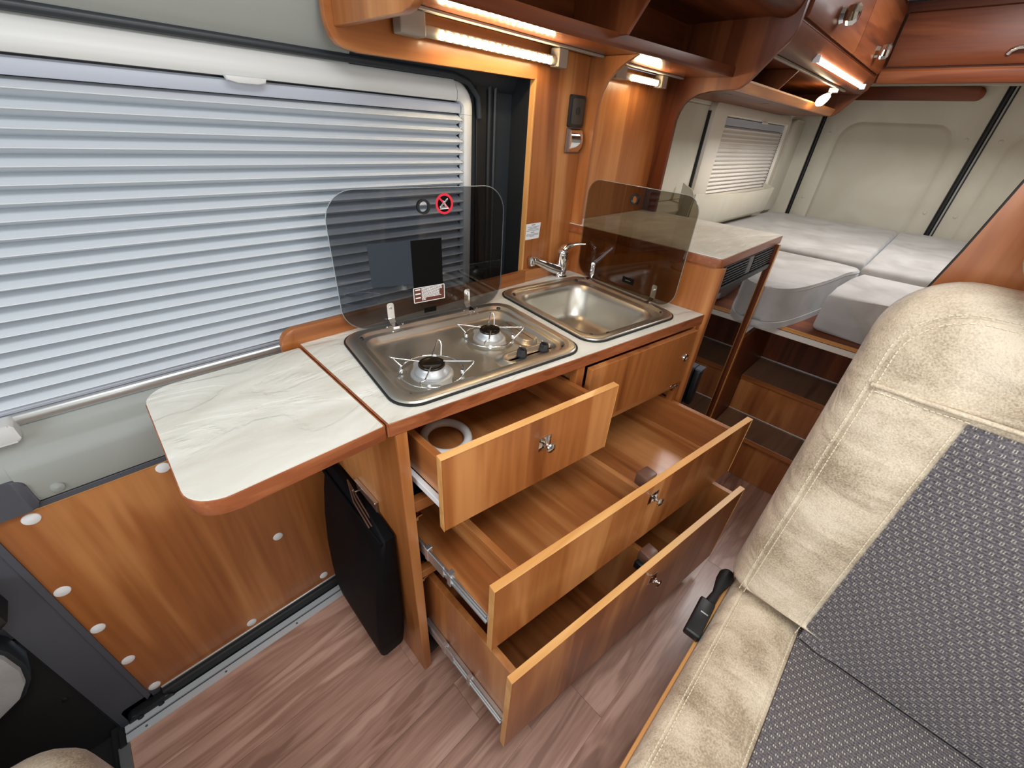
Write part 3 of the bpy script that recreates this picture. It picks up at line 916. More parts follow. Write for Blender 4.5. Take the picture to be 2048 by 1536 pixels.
add_tube(bm, [(0.0470, -0.274, 0.1775), (0.0470, 0.03, 0.1775)], 0.003, 8)
add_tube(bm, [(0.0470, -0.274, 0.1585), (0.0470, 0.03, 0.1585)], 0.003, 8)
for yy_ in (-0.16, -0.06):
    add_box(bm, 0.0430, 0.0560, yy_ - 0.006, yy_ + 0.006, 0.148, 0.188, 0.001)
finish('slide_rail', bm, M['alu'], b)
bm = bmesh.new()
add_box(bm, 0.4415, 0.4825, 0.0165, 0.048, 0.396, 0.431, 0.004, Mf, 2)
finish('catch', bm, M['brownplastic'], b)
bm = bmesh.new()
add_box(bm, 0.432, 0.498, 0.0165, 0.045, 0.370, 0.3955, 0.003, Mf, 2)
finish('catch_housing', bm, M['black'], b)

# sink front flap
sf = box('sink_flap', 0.483, 0.920, -0.0165, -0.0005, 0.693, 0.8645, M['wood_z'], kc, 0.0008, MU)
lathe('push_button', [(0.0115, 0), (0.0105, 0.004), (0.006, 0.005), (0.005, 0.0035), (0.0, 0.0035)], M['chrome'], sf, 20,
      Matrix.Translation(U(0.892, -0.0167, 0.783)) @ MU @ Matrix.Rotation(math.radians(90), 4, 'X'))
bm = bmesh.new()
add_box(bm, 0.885, 0.915, -0.004, 0.012, 0.674, 0.690, 0.002, MU)
add_box(bm, 0.892, 0.897, -0.010, 0.004, 0.66, 0.674, 0.001, MU)
add_tube(bm, [tuple(U(0.900, -0.010, 0.672)), tuple(U(0.915, -0.010, 0.676))], 0.004, 8)
finish('flap_catch', bm, M['chrome'], kc)

# ---- white ring in the top drawer
bm = bmesh.new()
ring = [(0.152 + 0.047 * math.cos(2 * math.pi * k / 40), 0.045 + 0.047 * math.sin(2 * math.pi * k / 40), 0.7595 + 0.004 * math.sin(2 * math.pi * k / 40)) for k in range(40)]
add_tube(bm, ring, 0.0092, 12, closed=True)
rg = thing('plastic_ring', (0.152, 0.045, 0.749), 'white plastic ring lying in the small top drawer', 'ring')
finish('ring_body', bm, M['white'], rg, 60)
box('ring_clip', 0.146, 0.158, 0.092, 0.103, 0.757, 0.773, M['white'], rg, 0.002)

# ---- hob
hb = thing('hob', tuple(U(0.26, 0.19, 0.88)), 'stainless two-burner gas hob with raised smoked glass lid', 'hob')
def hr(ins, z, r, dv=0.0):
    return [tuple(U(p[0], p[1], z)) for p in rrect(HOB[0] + ins, HOB[1] - ins, HOB[2] + ins + dv, HOB[3] - ins, max(r, 0.004), 8)]
loft('rim_seal', [hr(-0.0025, 0.9002, 0.052), hr(-0.0025, 0.9035, 0.052), hr(0.0015, 0.9045, 0.05), hr(0.012, 0.9040, 0.045)], M['rubber'], hb, smooth=50)
loft('tray', [hr(0.0005, 0.9035, 0.05), hr(0.0025, 0.9072, 0.05), hr(0.005, 0.9080, 0.048), hr(0.020, 0.9078, 0.045), hr(0.0225, 0.9070, 0.044), hr(0.026, 0.9020, 0.043), hr(0.030, 0.9008, 0.041),
              hr(0.036, 0.9006, 0.039), hr(0.039, 0.8990, 0.037), hr(0.046, 0.8905, 0.033), hr(0.053, 0.8865, 0.030), hr(0.060, 0.8850, 0.026)], M['steel'], hb, cap1=True, smooth=60)
# raised control console with a dished top
def cr(du, z, s=1.0, u0=0.300, u1=0.448, v0=0.058, v1=0.112, r=0.026):
    return [tuple(U(p[0], p[1], z)) for p in rrect(u0 + du, u1 - du * 0.2, v0 + du * 0.6, v1 - du, max(r - du * 0.5, 0.006), 8)]
loft('control_console', [cr(-0.012, 0.8848), cr(-0.004, 0.8868), cr(0.002, 0.8935), cr(0.004, 0.8945), cr(0.008, 0.8945), cr(0.011, 0.8935), cr(0.014, 0.8905)], M['steel'], hb, cap1=True, smooth=60)
loft('spill_ramp', [[tuple(U(p[0], p[1], z)) for p in rrect(0.40 + d, 0.446, 0.128 + d, 0.26 - d, 0.02, 6)] for d, z in ((-0.006, 0.8851), (0.0, 0.887), (0.004, 0.8915), (0.008, 0.8922))], M['steel'], hb, cap1=True, smooth=60)
for (ku, kv) in ((0.352, 0.085), (0.413, 0.080)):
    k = lathe('control_knob', [(0.0125, 0.0), (0.0125, 0.004), (0.0115, 0.006), (0.0105, 0.0165), (0.0095, 0.018), (0.0, 0.018)], M['black'], hb, 8, Matrix.Translation(U(ku, kv, 0.8906)) @ MU, 25)
    box('pointer', ku - 0.0016, ku + 0.0016, kv - 0.011, kv + 0.011, 0.9085, 0.9115, M['rubber'], k, 0.0006, MU)
    box('pointer_dot', ku - 0.0013, ku + 0.0013, kv + 0.0065, kv + 0.0095, 0.9113, 0.9121, M['white'], k, 0.0, MU)
for (pu, pv) in ((0.070, 0.318), (0.450, 0.318), (0.068, 0.052), (0.452, 0.054)):
    lathe('rubber_foot', [(0.0062, 0.0), (0.0062, 0.004), (0.0045, 0.006), (0.0, 0.006)], M['rubber'], hb, 14, Matrix.Translation(U(pu, pv, 0.9000)))


def burner(u, v, s, rot):
    c = U(u, v, 0.8852)
    T = Matrix.Translation(c) @ MU
    bm = bmesh.new()
    add_lathe(bm, [(0.0425 * s, 0.0), (0.042 * s, 0.002), (0.036 * s, 0.004), (0.0365 * s, 0.006), (0.0355 * s, 0.009), (0.029 * s, 0.0155), (0.027 * s, 0.018), (0.0265 * s, 0.0205)], 36)
    bm2 = add_lathe(bm, [(0.0265 * s, 0.0205), (0.0255 * s, 0.0207), (0.0, 0.0207)], 36)
    # spreader plate with four lobes under the burner
    pts = []
    for k in range(64):
        a = 2 * math.pi * k / 64
        r = 0.044 * s + 0.020 * s * max(0.0, math.cos(2 * (a - math.radians(rot + 45)))) ** 6 + 0.0
        pts.append((r * math.cos(a), r * math.sin(a)))
    add_prism(bm, pts, 'z', 0.0, 0.0022, 0.0005, 1)
    B = finish('burner', bm, M['burner'], hb, 40, T)
    lathe('burner_cap', [(0.0268 * s, 0.0), (0.0275 * s, 0.0012), (0.0275 * s, 0.0035), (0.0262 * s, 0.0052), (0.0215 * s, 0.0056), (0.0205 * s, 0.0050), (0.0, 0.0054)], M['enamel'], B, 32,
          world=T @ Matrix.Translation((0, 0, 0.0208)))
    # wire pan support: ring and four folded prongs
    bm = bmesh.new()
    R = 0.066 * s
    add_tube(bm, [(R * math.cos(2 * math.pi * k / 48), R * math.sin(2 * math.pi * k / 48), 0.0075) for k in range(48)], 0.0017, 8, closed=True)
    for k in range(4):
        a = math.radians(rot + 90 * k)
        ca, sa = math.cos(a), math.sin(a)
        path = []
        for (r, t, z) in ((R - 0.001, -0.007, 0.0085), (R + 0.004, -0.0068, 0.014), (R + 0.014, -0.006, 0.026), (R + 0.0195, -0.003, 0.0328), (R + 0.0205, 0.0005, 0.0345), (R + 0.0185, 0.003, 0.0345),
                          (R + 0.008, 0.0035, 0.0335), (0.045 * s, 0.0035, 0.0315), (0.024 * s, 0.0035, 0.0300)):
            path.append((r * ca - t * sa, r * sa + t * ca, z))
        add_tube(bm, path, 0.0016, 8)
    finish('pan_support', bm, M['chrome'], hb, 60, T)
    for k in range(4):
        a = math.radians(rot + 90 * k + 6)
        lathe('support_clip', [(0.0042, 0.0), (0.0045, 0.005), (0.003, 0.0085), (0.0, 0.009)], M['white'] if k % 2 == 0 else M['chrome'], hb, 12,
              T @ Matrix.Translation(((R - 0.004) * math.cos(a), (R - 0.004) * math.sin(a), 0.0022)))


burner(0.150, 0.128, 1.0, 52)
burner(0.345, 0.205, 0.92, 52)

# lid of smoked glass, hinged at the back edge of the hob
LV = 0.3590
lo = rrect(0.050, 0.484, 0.9045, 1.2035, [0.062, 0.062, 0.058, 0.058], 10)
hc = [(0.262 + 0.0115 * math.cos(2 * math.pi * k / 24), 1.165 + 0.0115 * math.sin(2 * math.pi * k / 24)) for k in range(24)]
lid = plate('glass_lid', lo, [hc], PvU, LV, LV + 0.0042, M['glass'], hb)
lid['label'] = 'raised smoked grey glass lid'
# bright polished edge of the glass
bm = add_tube(bmesh.new(), [tuple(U(p[0], LV + 0.0021, p[1])) for p in lo], 0.0011, 6, closed=True)
finish('glass_edge', bm, plain('pale_glass_edge', srgb(150, 158, 160), 0.2), lid, 60)
def disc_pts(cu, cz, r, n=32):
    return [(cu + r * math.cos(2 * math.pi * k / n), cz + r * math.sin(2 * math.pi * k / n)) for k in range(n)]
plate('grip_ring', disc_pts(0.262, 1.165, 0.0158), [disc_pts(0.262, 1.165, 0.0112)], PvU, LV - 0.0016, LV + 0.006, M['rubber'], lid)
sg = plate('warning_sign', disc_pts(0.314, 1.169, 0.0225), [disc_pts(0.314, 1.169, 0.0172)], PvU, LV - 0.0006, LV - 0.0001, M['red'], lid)
prism('sign_field', disc_pts(0.314, 1.169, 0.0172), 'y', LV - 0.0005, LV - 0.0001, M['field_b'], lid, M=MU)
def bar(name, p, q, w, mat, dv):
    d = Vector((q[0] - p[0], q[1] - p[1]))
    n = Vector((-d.y, d.x)).normalized() * (w / 2)
    return prism(name, [(p[0] + n.x, p[1] + n.y), (p[0] - n.x, p[1] - n.y), (q[0] - n.x, q[1] - n.y), (q[0] + n.x, q[1] + n.y)], 'y', LV - dv - 0.0002, LV - dv, M[mat], lid, M=MU)
cu, cz = 0.314, 1.169
bar('sign_bar', (cu - 0.0125, cz + 0.0125), (cu + 0.0125, cz - 0.0125), 0.004, 'red', 0.0006)
bar('sign_knife', (cu - 0.0118, cz - 0.0072), (cu + 0.0085, cz + 0.0110), 0.0030, 'print_w', 0.0009)
bar('sign_knife_core', (cu - 0.0105, cz - 0.0060), (cu + 0.0075, cz + 0.0101), 0.0014, 'field_b', 0.0012)
bar('sign_plate_line', (cu - 0.0118, cz - 0.0105), (cu + 0.0100, cz - 0.0100), 0.0018, 'print_w', 0.0009)
for k in range(6):
    bar('sign_flame', (cu - 0.006 + k * 0.0030, cz - 0.0090), (cu - 0.0085 + k * 0.0030, cz - 0.0056), 0.0007, 'print_w', 0.0009)
bar('sign_spark', (cu - 0.0045, cz + 0.0075), (cu + 0.0005, cz + 0.0035), 0.0009, 'print_w', 0.0014)
bar('sign_spark', (cu + 0.0005, cz + 0.0025), (cu + 0.0038, cz - 0.0040), 0.0009, 'print_w', 0.0014)
bar('sign_spark', (cu - 0.0005, cz - 0.0015), (cu + 0.0022, cz - 0.0050), 0.0009, 'print_w', 0.0014)
# brown caution label with a white outline and rows of tiny print
plate('caution_label', rrect(0.222, 0.307, 0.9445, 0.9830, 0.002, 3), [rrect(0.2236, 0.3054, 0.9461, 0.9814, 0.001, 3)], PvU, LV - 0.0006, LV - 0.0001, M['print_w'], lid)
prism('label_field', rrect(0.2238, 0.3052, 0.9463, 0.9812, 0.001, 3), 'y', LV - 0.0004, LV - 0.0001, M['brownlabel'], lid, M=MU)
bm = bmesh.new()
for (z, h, uu0, uu1) in ((0.976, 0.0028, 0.2268, 0.2405), (0.9655, 0.0032, 0.2268, 0.2405), (0.9555, 0.0030, 0.2268, 0.2405)):
    add_prism(bm, [(uu0, z), (uu1, z), (uu1, z + h), (uu0, z + h)], 'y', LV - 0.0007, LV - 0.0004, M=MU)
rnd = random.Random(3)
for k in range(11):
    z = 0.9785 - k * 0.0029
    u = 0.2435
    end = 0.2995 if k in (0, 1, 2) else (0.292 if k < 8 else (0.297 if k == 8 else 0.254))
    while u < end:
        w = rnd.uniform(0.002, 0.006)
        add_prism(bm, [(u, z), (min(u + w, end), z), (min(u + w, end), z + 0.0017), (u, z + 0.0017)], 'y', LV - 0.0007, LV - 0.0004, M=MU)
        u += w + 0.0008
setp(finish('label_print', bm, M['print_w'], lid, 0), kind='stuff')
prism('maker_label', rrect(0.2475, 0.2815, 0.9150, 0.9275, 0.0006, 2), 'y', LV - 0.0006, LV - 0.0001, M['field_b'], lid, M=MU)
prism('dark_field', [(0.124, 1.000), (0.2235, 0.994), (0.2235, 1.095), (0.124, 1.097)], 'y', LV - 0.0006, LV - 0.0001, M['sticker'], lid, M=MU)  # flat dark grey rectangle on the lid glass
prism('black_field', [(0.224, 0.9835), (0.303, 0.9835), (0.303, 1.095), (0.224, 1.095)], 'y', LV - 0.0006, LV - 0.0001, M['field_b'], lid, M=MU)  # flat black rectangle on the lid glass
# hinges
for hu in (0.160, 0.372):
    bm = bmesh.new()
    add_prism(bm, rrect(hu - 0.0085, hu + 0.0085, 0.918, 0.9585, [0.006, 0.006, 0.001, 0.001], 4), 'y', LV - 0.0028, LV - 0.0012, M=MU)
    add_prism(bm, [(LV - 0.0028, 0.919), (LV - 0.0012, 0.919), (LV - 0.008, 0.9085), (LV - 0.026, 0.9065), (LV - 0.028, 0.9005), (LV - 0.030, 0.9005), (LV - 0.029, 0.9085), (LV - 0.010, 0.9110)], 'x', hu - 0.0075, hu + 0.0075, M=MU)
    add_lathe(bm, [(0.0032, 0), (0.003, 0.0015), (0, 0.002)], 10, Matrix.Translation(U(hu, LV - 0.0028, 0.9455)) @ MU @ Matrix.Rotation(math.radians(90), 4, 'X'))
    for (du, dv) in ((-0.02, 0.020), (0.02, 0.020), (-0.012, 0.037), (0.012, 0.037)):
        add_lathe(bm, [(0.0024, 0), (0.002, 0.0016), (0, 0.002)], 8, Matrix.Translation(U(hu + du, LV - dv, 0.9078 if dv < 0.03 else 0.9006)))
    finish('hinge', bm, M['chrome'], hb)

# ---- sink
sk = thing('sink', tuple(U(0.69, 0.22, 0.78)), 'stainless sink with raised bronze smoked glass cover', 'sink')
def sr(iu0, iu1, iv0, iv1, z, r):
    return [tuple(U(p[0], p[1], z)) for p in rrect(SNK[0] + iu0, SNK[1] - iu1, SNK[2] + iv0, SNK[3] - iv1, r, 8)]
loft('rim_seal', [sr(-.0025, -.0025, -.0025, -.0025, 0.9002, 0.052), sr(-.0025, -.0025, -.0025, -.0025, 0.9035, 0.052), sr(.0015, .0015, .0015, .0015, 0.9045, 0.05), sr(.012, .012, .012, .012, 0.904, 0.045)], M['rubber'], sk, smooth=50)
loft('bowl', [sr(.0005, .0005, .0005, .0005, 0.9035, 0.05), sr(.0025, .0025, .0025, .0025, 0.9072, 0.05), sr(.005, .005, .005, .005, 0.908, 0.048), sr(.018, .018, .018, .018, 0.9078, 0.046), sr(.021, .021, .021, .021, 0.9068, 0.045),
              sr(.024, .025, .023, .024, 0.9020, 0.044), sr(.027, .030, .026, .028, 0.9008, 0.043), sr(.033, .048, .034, .042, 0.9005, 0.05), sr(.036, .051, .037, .046, 0.8985, 0.05),
              sr(.042, .057, .043, .052, 0.880, 0.055), sr(.050, .066, .050, .060, 0.845, 0.06), sr(.058, .074, .058, .068, 0.812, 0.06), sr(.070, .086, .070, .080, 0.799, 0.052), sr(.088, .104, .088, .098, 0.7925, 0.04), sr(.11, .125, .11, .12, 0.791, 0.03)],
     M['steel'], sk, cap1=True, smooth=60)
lathe('drain', [(0.026, 0.0), (0.026, 0.0015), (0.021, 0.002), (0.019, 0.0005), (0.0, 0.0005)], M['chrome'], sk, 24, Matrix.Translation(U(0.66, 0.16, 0.7912)))
for (pu, pv) in ((0.552, 0.385), (0.822, 0.395), (0.845, 0.068), (0.552, 0.064), (0.600, 0.050)):
    lathe('rubber_foot', [(0.0058, 0.0), (0.0058, 0.004), (0.004, 0.0058), (0.0, 0.0058)], M['rubber'], sk, 14, Matrix.Translation(U(pu, pv, 0.9006)))
SU = 0.879
so = rrect(0.062, 0.452, 0.908, 1.2045, [0.045, 0.045, 0.05, 0.05], 10)
shp = [(0.268 + 0.010 * math.cos(2 * math.pi * k / 24), 1.170 + 0.010 * math.sin(2 * math.pi * k / 24)) for k in range(24)]
sl = plate('glass_cover', so, [shp], PuU, SU, SU + 0.0042, M['glass_b'], sk)
sl['label'] = 'raised bronze smoked glass cover'
bm = add_tube(bmesh.new(), [tuple(U(SU + 0.0021, p[0], p[1])) for p in so], 0.0009, 6, closed=True)
finish('glass_edge', bm, bpy.data.materials['pale_glass_edge'], sl, 60)
plate('grip_ring', disc_pts(0.268, 1.170, 0.0145), [disc_pts(0.268, 1.170, 0.0098)], PuU, SU - 0.0016, SU + 0.006, M['rubber'], sl)
prism('maker_label', rrect(0.208, 0.252, 0.934, 0.952, 0.0008, 2), 'x', SU - 0.0006, SU - 0.0001, M['field_b'], sl, M=MU)
bm = bmesh.new()
for k in range(7):
    add_prism(bm, [(0.220 + k * 0.003, 0.9420), (0.2222 + k * 0.003, 0.9420), (0.2222 + k * 0.003, 0.9436), (0.220 + k * 0.003, 0.9436)], 'x', SU - 0.0009, SU - 0.0006, M=MU)
setp(finish('label_print', bm, plain('dim_gold_print', srgb(120, 112, 70), 0.5), sl, 0), kind='stuff')
for hv in (0.378, 0.130):
    bm = bmesh.new()
    add_prism(bm, rrect(hv - 0.0085, hv + 0.0085, 0.920, 0.9600, [0.006, 0.006, 0.001, 0.001], 4), 'x', SU - 0.0028, SU - 0.0012, M=MU)
    add_prism(bm, [(SU - 0.0028, 0.921), (SU - 0.0012, 0.921), (SU - 0.008, 0.9095), (SU - 0.024, 0.9075), (SU - 0.026, 0.9015), (SU - 0.028, 0.9015), (SU - 0.027, 0.9095), (SU - 0.010, 0.9120)], 'y', hv - 0.0075, hv + 0.0075, M=MU)
    add_lathe(bm, [(0.0032, 0), (0.003, 0.0015), (0, 0.002)], 10, Matrix.Translation(U(SU - 0.0028, hv, 0.9455)) @ MU @ Matrix.Rotation(math.radians(-90), 4, 'Y'))
    finish('hinge', bm, M['chrome'], sk)

# ---- tap
tp_ = thing('tap', (0.868, 0.343, 0.900), 'chrome mixer tap with lever beside the sink', 'tap')
lathe('body', [(0.024, 0.0), (0.024, 0.003), (0.0195, 0.006), (0.0185, 0.010), (0.0180, 0.035), (0.0172, 0.036), (0.0172, 0.037), (0.0180, 0.038), (0.0180, 0.072), (0.0174, 0.0725), (0.0174, 0.0735), (0.0180, 0.0745),
                  (0.0180, 0.080), (0.0165, 0.088), (0.0120, 0.093), (0.0, 0.095)], M['chrome'], tp_, 28, Matrix.Translation((0.868, 0.343, 0.9001)), 50)
sx = Vector((-0.970, 0.24, 0)).normalized()
base = Vector((0.868, 0.343, 0.922))
path = [base + sx * t + Vector((0, 0, z)) for t, z in ((0.005, 0.0), (0.03, 0.008), (0.06, 0.020), (0.09, 0.033), (0.118, 0.044))]
tube('spout', [tuple(p) for p in path], [0.0175, 0.0165, 0.015, 0.013, 0.0115], M['chrome'], tp_, 16)
tip = path[-1]
lathe('aerator', [(0.0115, -0.016), (0.0125, -0.010), (0.0125, 0.004), (0.0118, 0.009), (0.008, 0.012), (0.0, 0.0125)], M['chrome'], tp_, 20, Matrix.Translation(tip + sx * 0.006))
lv = [Vector(q) for q in ((0.857, 0.347, 0.976), (0.868, 0.344, 0.990), (0.882, 0.339, 0.9995), (0.897, 0.329, 1.006), (0.911, 0.315, 1.0095), (0.922, 0.302, 1.0105))]
bm = bmesh.new()
rings = []
for i, p in enumerate(lv):
    w = (0.012, 0.015, 0.012, 0.0095, 0.009, 0.009)[i]
    h = (0.008, 0.013, 0.010, 0.0065, 0.0045, 0.003)[i]
    rings.append([tuple(p + Vector((0, w * math.cos(2 * math.pi * k / 14), h * math.sin(2 * math.pi * k / 14)))) for k in range(14)])
add_loft(bm, rings, True, True)
finish('lever', bm, M['chrome'], tp_, 60)

# ---- notice card on the board
nc = thing('notice_card', (0.746, 0.3855, 1.03), 'white printed notice card on the wood board above the tap', 'card')
prism('card', [(0.7125 + 0.0095, 1.076), (0.790, 1.076), (0.786, 1.029), (0.7180, 1.0285)], 'y', 0.3851, 0.3858, M['paper'], nc)
bm = bmesh.new()
rnd = random.Random(5)
def line(z, xa, xb, h):
    x = xa
    while x < xb:
        w = rnd.uniform(0.002, 0.006)
        add_prism(bm, [(x, z), (min(x + w, xb), z), (min(x + w, xb), z + h), (x, z + h)], 'y', 0.3848, 0.3851)
        x += w + 0.0009
line(1.0705, 0.748, 0.764, 0.0022)
for z, xa, xb in ((1.0655, 0.730, 0.783), (1.0620, 0.738, 0.772), (1.0585, 0.731, 0.781), (1.0545, 0.726, 0.784)):
    line(z, xa, xb, 0.0011)
line(1.0485, 0.747, 0.762, 0.0022)
for z, xa, xb in ((1.0435, 0.726, 0.783), (1.0400, 0.727, 0.783), (1.0365, 0.744, 0.764)):
    line(z, xa, xb, 0.0011)
setp(finish('card_print', bm, M['print_k'], nc, 0), kind='stuff')

# ---- rocker plate with socket above the tap
sw = thing('wall_socket', (0.90, 0.386, 1.28), 'dark switch plate with chrome flap on the board above the tap', 'socket')
prism('switch_plate', rrect(0.866, 0.934, 1.335, 1.414, 0.006), 'y', 0.3775, 0.3858, M['black'], sw, 0.002, 2, which='a')
prism('switch_insert', rrect(0.874, 0.926, 1.343, 1.406, 0.004), 'y', 0.3755, 0.3775, plain('dark_brown_switch', srgb(58, 50, 42), 0.4), sw, 0.001, 1, which='a')
prism('switch_dot', disc_pts(0.900, 1.376, 0.010, 20), 'y', 0.3745, 0.3755, M['black'], sw)
box('socket_frame', 0.866, 0.934, 0.379, 0.3858, 1.268, 1.333, M['brownplastic'], sw, 0.002)
fl_pts = [(0.379, 1.331), (0.372, 1.327), (0.367, 1.315), (0.3655, 1.300), (0.368, 1.285), (0.379, 1.272)]
prism('socket_flap', fl_pts, 'x', 0.874, 0.928, M['chrome'], sw, smooth=50)

# ---- black bag on the cabinet side
bg_ = thing('hanging_bag', (-0.03, 0.19, 0.05), 'black cloth bag hanging from hook on cabinet side', 'bag')
def bag_ring(z, x0, x1, y0, y1, r, fold):
    pts = rrect(x0, x1, y0, y1, r, 4)
    return [(p[0] + fold * math.sin((p[1] - y0) / (y1 - y0) * 9.0), p[1] + 0.3 * fold * math.cos(p[0] * 80), z) for p in pts]
secs = [(0.575, -0.008, 0.008, 0.14, 0.34, 0.003, 0), (0.555, -0.020, 0.0085, 0.048, 0.345, 0.006, 0), (0.50, -0.036, 0.0070, 0.044, 0.345, 0.012, 0.002), (0.42, -0.052, 0.0070, 0.046, 0.343, 0.014, 0.004), (0.32, -0.064, 0.0070, 0.050, 0.340, 0.014, 0.004),
        (0.22, -0.071, 0.006, 0.055, 0.336, 0.014, 0.004), (0.14, -0.074, 0.004, 0.060, 0.330, 0.014, 0.003), (0.085, -0.070, 0.0, 0.066, 0.322, 0.014, 0.002), (0.062, -0.060, -0.012, 0.078, 0.31, 0.012, 0), (0.056, -0.048, -0.02, 0.095, 0.29, 0.01, 0)]
loft('bag_body', [bag_ring(*s) for s in secs], M['bag'], bg_, True, True, smooth=70)
tube('hem', [(-0.0215, 0.05, 0.548), (-0.0225, 0.2, 0.552), (-0.0215, 0.34, 0.556)], 0.005, M['bag'], bg_, 8)
for k in range(3):
    tube('cord', [(-0.012 - 0.006 * k, 0.10, 0.56), (-0.010 - 0.006 * k, 0.17, 0.585), (-0.004, 0.235, 0.592)], 0.0016, M['brownplastic'], bg_, 6)
hk = thing('wall_hook', (0.008, 0.16, 0.52), 'chrome hook plate on cabinet side above the black bag', 'hook')
box('hook_plate', 0.006, 0.0128, 0.118, 0.212, 0.53, 0.600, M['brownplastic'], hk, 0.0015)
box('hook_top', 0.0035, 0.0127, 0.116, 0.214, 0.6005, 0.6035, M['chrome'], hk, 0.001)
tube('hook_arm', [(0.006, 0.185, 0.592), (-0.010, 0.185, 0.594), (-0.013, 0.185, 0.603)], 0.0022, M['chrome'], hk, 8)

# ================================================================== OVERHEAD UNIT ABOVE THE KITCHEN
oc = thing('overhead_shelf', (0.8, 0.38, 1.43), 'cherry overhead shelf unit above the kitchen with open cubbies', 'cabinet')
hdr = [(0.234, 1.4265), (0.70, 1.4325), (0.722, 1.4335), (0.722, 1.507), (0.176, 1.507), (0.176, 1.470), (0.178, 1.456), (0.184, 1.443), (0.194, 1.434), (0.210, 1.4285)]
prism('header_board', hdr, 'y', 0.384, 0.401, M['wood_x'], oc, 0.001, 1)
cheek = [(0.384, 1.457), (0.165, 1.457), (0.145, 1.460), (0.128, 1.469), (0.112, 1.485), (0.060, 1.570), (0.040, 1.597), (0.031, 1.625), (0.030, 1.93), (0.384, 1.93)]
prism('end_panel', cheek, 'x', 0.190, 0.205, M['wood_z'], oc, 0.002, 2)
sh_front = [(0.206, 0.266), (0.40, 0.262), (0.616, 0.257), (0.80, 0.243), (1.461, 0.184)]
prism('shelf_board', sh_front + [(1.461, 0.405), (0.206, 0.383)], 'z', 1.507, 1.530, M['shelf'], oc, 0.0015, 2)
bm = bmesh.new()
rings = [[(p[0], p[1] - d, z) for p in sh_front] for d, z in ((0.0005, 1.5065), (0.0025, 1.5075), (0.003, 1.515), (0.003, 1.528), (0.002, 1.5345), (-0.002, 1.5355), (-0.012, 1.5355), (-0.012, 1.531))]
add_loft(bm, rings, closed=False)
finish('shelf_lip', bm, M['dwood_x'], oc, 60)
box('cubby_back', 0.206, 1.461, 0.386, 0.400, 1.531, 1.93, M['dwood_x'], oc, 0.001)
prism('cubby_divider', [(0.385, 1.5305), (0.215, 1.5305), (0.165, 1.60), (0.135, 1.66), (0.385, 1.66)], 'x', 0.845, 0.858, M['dwood_z'], oc, 0.001, 1)
# upper locker: rounded lower front
lk = [(0.385, 1.930), (0.385, 1.655), (0.13, 1.655), (0.105, 1.652), (0.085, 1.647), (0.066, 1.648), (0.050, 1.656), (0.040, 1.670), (0.034, 1.69), (0.030, 1.72), (0.030, 1.930)]
prism('locker', lk, 'x', 0.2055, 1.461, M['dwood_x'], oc, smooth=60)
d1p = [(0.400, 1.0), (0.345, 1.0), (0.345, 1.36), (0.343, 1.395), (0.336, 1.425), (0.322, 1.450), (0.300, 1.472), (0.275, 1.489), (0.250, 1.500), (0.235, 1.5065), (0.400, 1.5065)]
prism('niche_divider', [(p[0], max(p[1], 1.0612)) for p in d1p], 'x', 0.9465, 0.9575, M['wood_z'], oc, 0.0008, 1)
d2p = [(0.425, 1.0612), (0.350, 1.0612), (0.351, 1.38), (0.347, 1.405), (0.336, 1.430), (0.320, 1.446), (0.289, 1.4625), (0.247, 1.4715), (0.165, 1.473), (0.148, 1.479), (0.132, 1.492), (0.114, 1.512), (0.066, 1.571), (0.046, 1.592), (0.036, 1.608), (0.031, 1.63), (0.029, 1.69), (0.028, 1.93), (0.425, 1.93)]
prism('end_cheek', d2p, 'x', 1.462, 1.480, M['dwood_z'], oc, 0.0015, 2)

# ---- LED lamps under the shelf
def led_lamp(label, xa, xb, y, z, n, power):
    t = thing('led_lamp', ((xa + xb) / 2, y, z), label, 'lamp', 'led lamps under the kitchen shelf')
    prism('lamp_tube', [(y + 0.010 * math.cos(2 * math.pi * k / 16), z + 0.010 * math.sin(2 * math.pi * k / 16)) for k in range(16)], 'x', xa - 0.035, xb + 0.02, M['lampgrey'], t)
    for (a, b_) in ((xa - 0.085, xa - 0.03), (xb + 0.018, xb + 0.055)):
        box('end_block', a, b_, y - 0.013, y + 0.016, z - 0.012, 1.5005, M['lampgrey'], t, 0.002)
    st = (xb - xa) / n
    d = None
    for k in range(n):
        w = Matrix.Translation((xa + (k + 0.5) * st, y - 0.0085, z - 0.004))
        if d is None:
            bm = bmesh.new()
            add_box(bm, -st * 0.20, st * 0.20, -0.0045, 0.002, -0.006, 0.009, 0.0015)
            d = finish('diode', bm, M['led'], t, 35, w)
        else:
            share('diode', d.data, t, w)
    return t


led_lamp('long glowing led strip lamp under the shelf above the big blind', 0.385, 0.735, 0.356, 1.474, 18, 3)
led_lamp('short glowing led strip lamp under the shelf in the fridge-top niche', 1.115, 1.285, 0.362, 1.478, 10, 2)
lr = thing('lamp_rail', (0.8, 0.345, 1.501), 'grey rail under the kitchen shelf carrying the led lamps', 'rail')
box('rail', 0.30, 0.940, 0.338, 0.352, 1.5012, 1.5066, M['lampgrey'], lr, 0.001)
box('rail', 0.965, 1.44, 0.342, 0.356, 1.5012, 1.5066, M['lampgrey'], lr, 0.001)

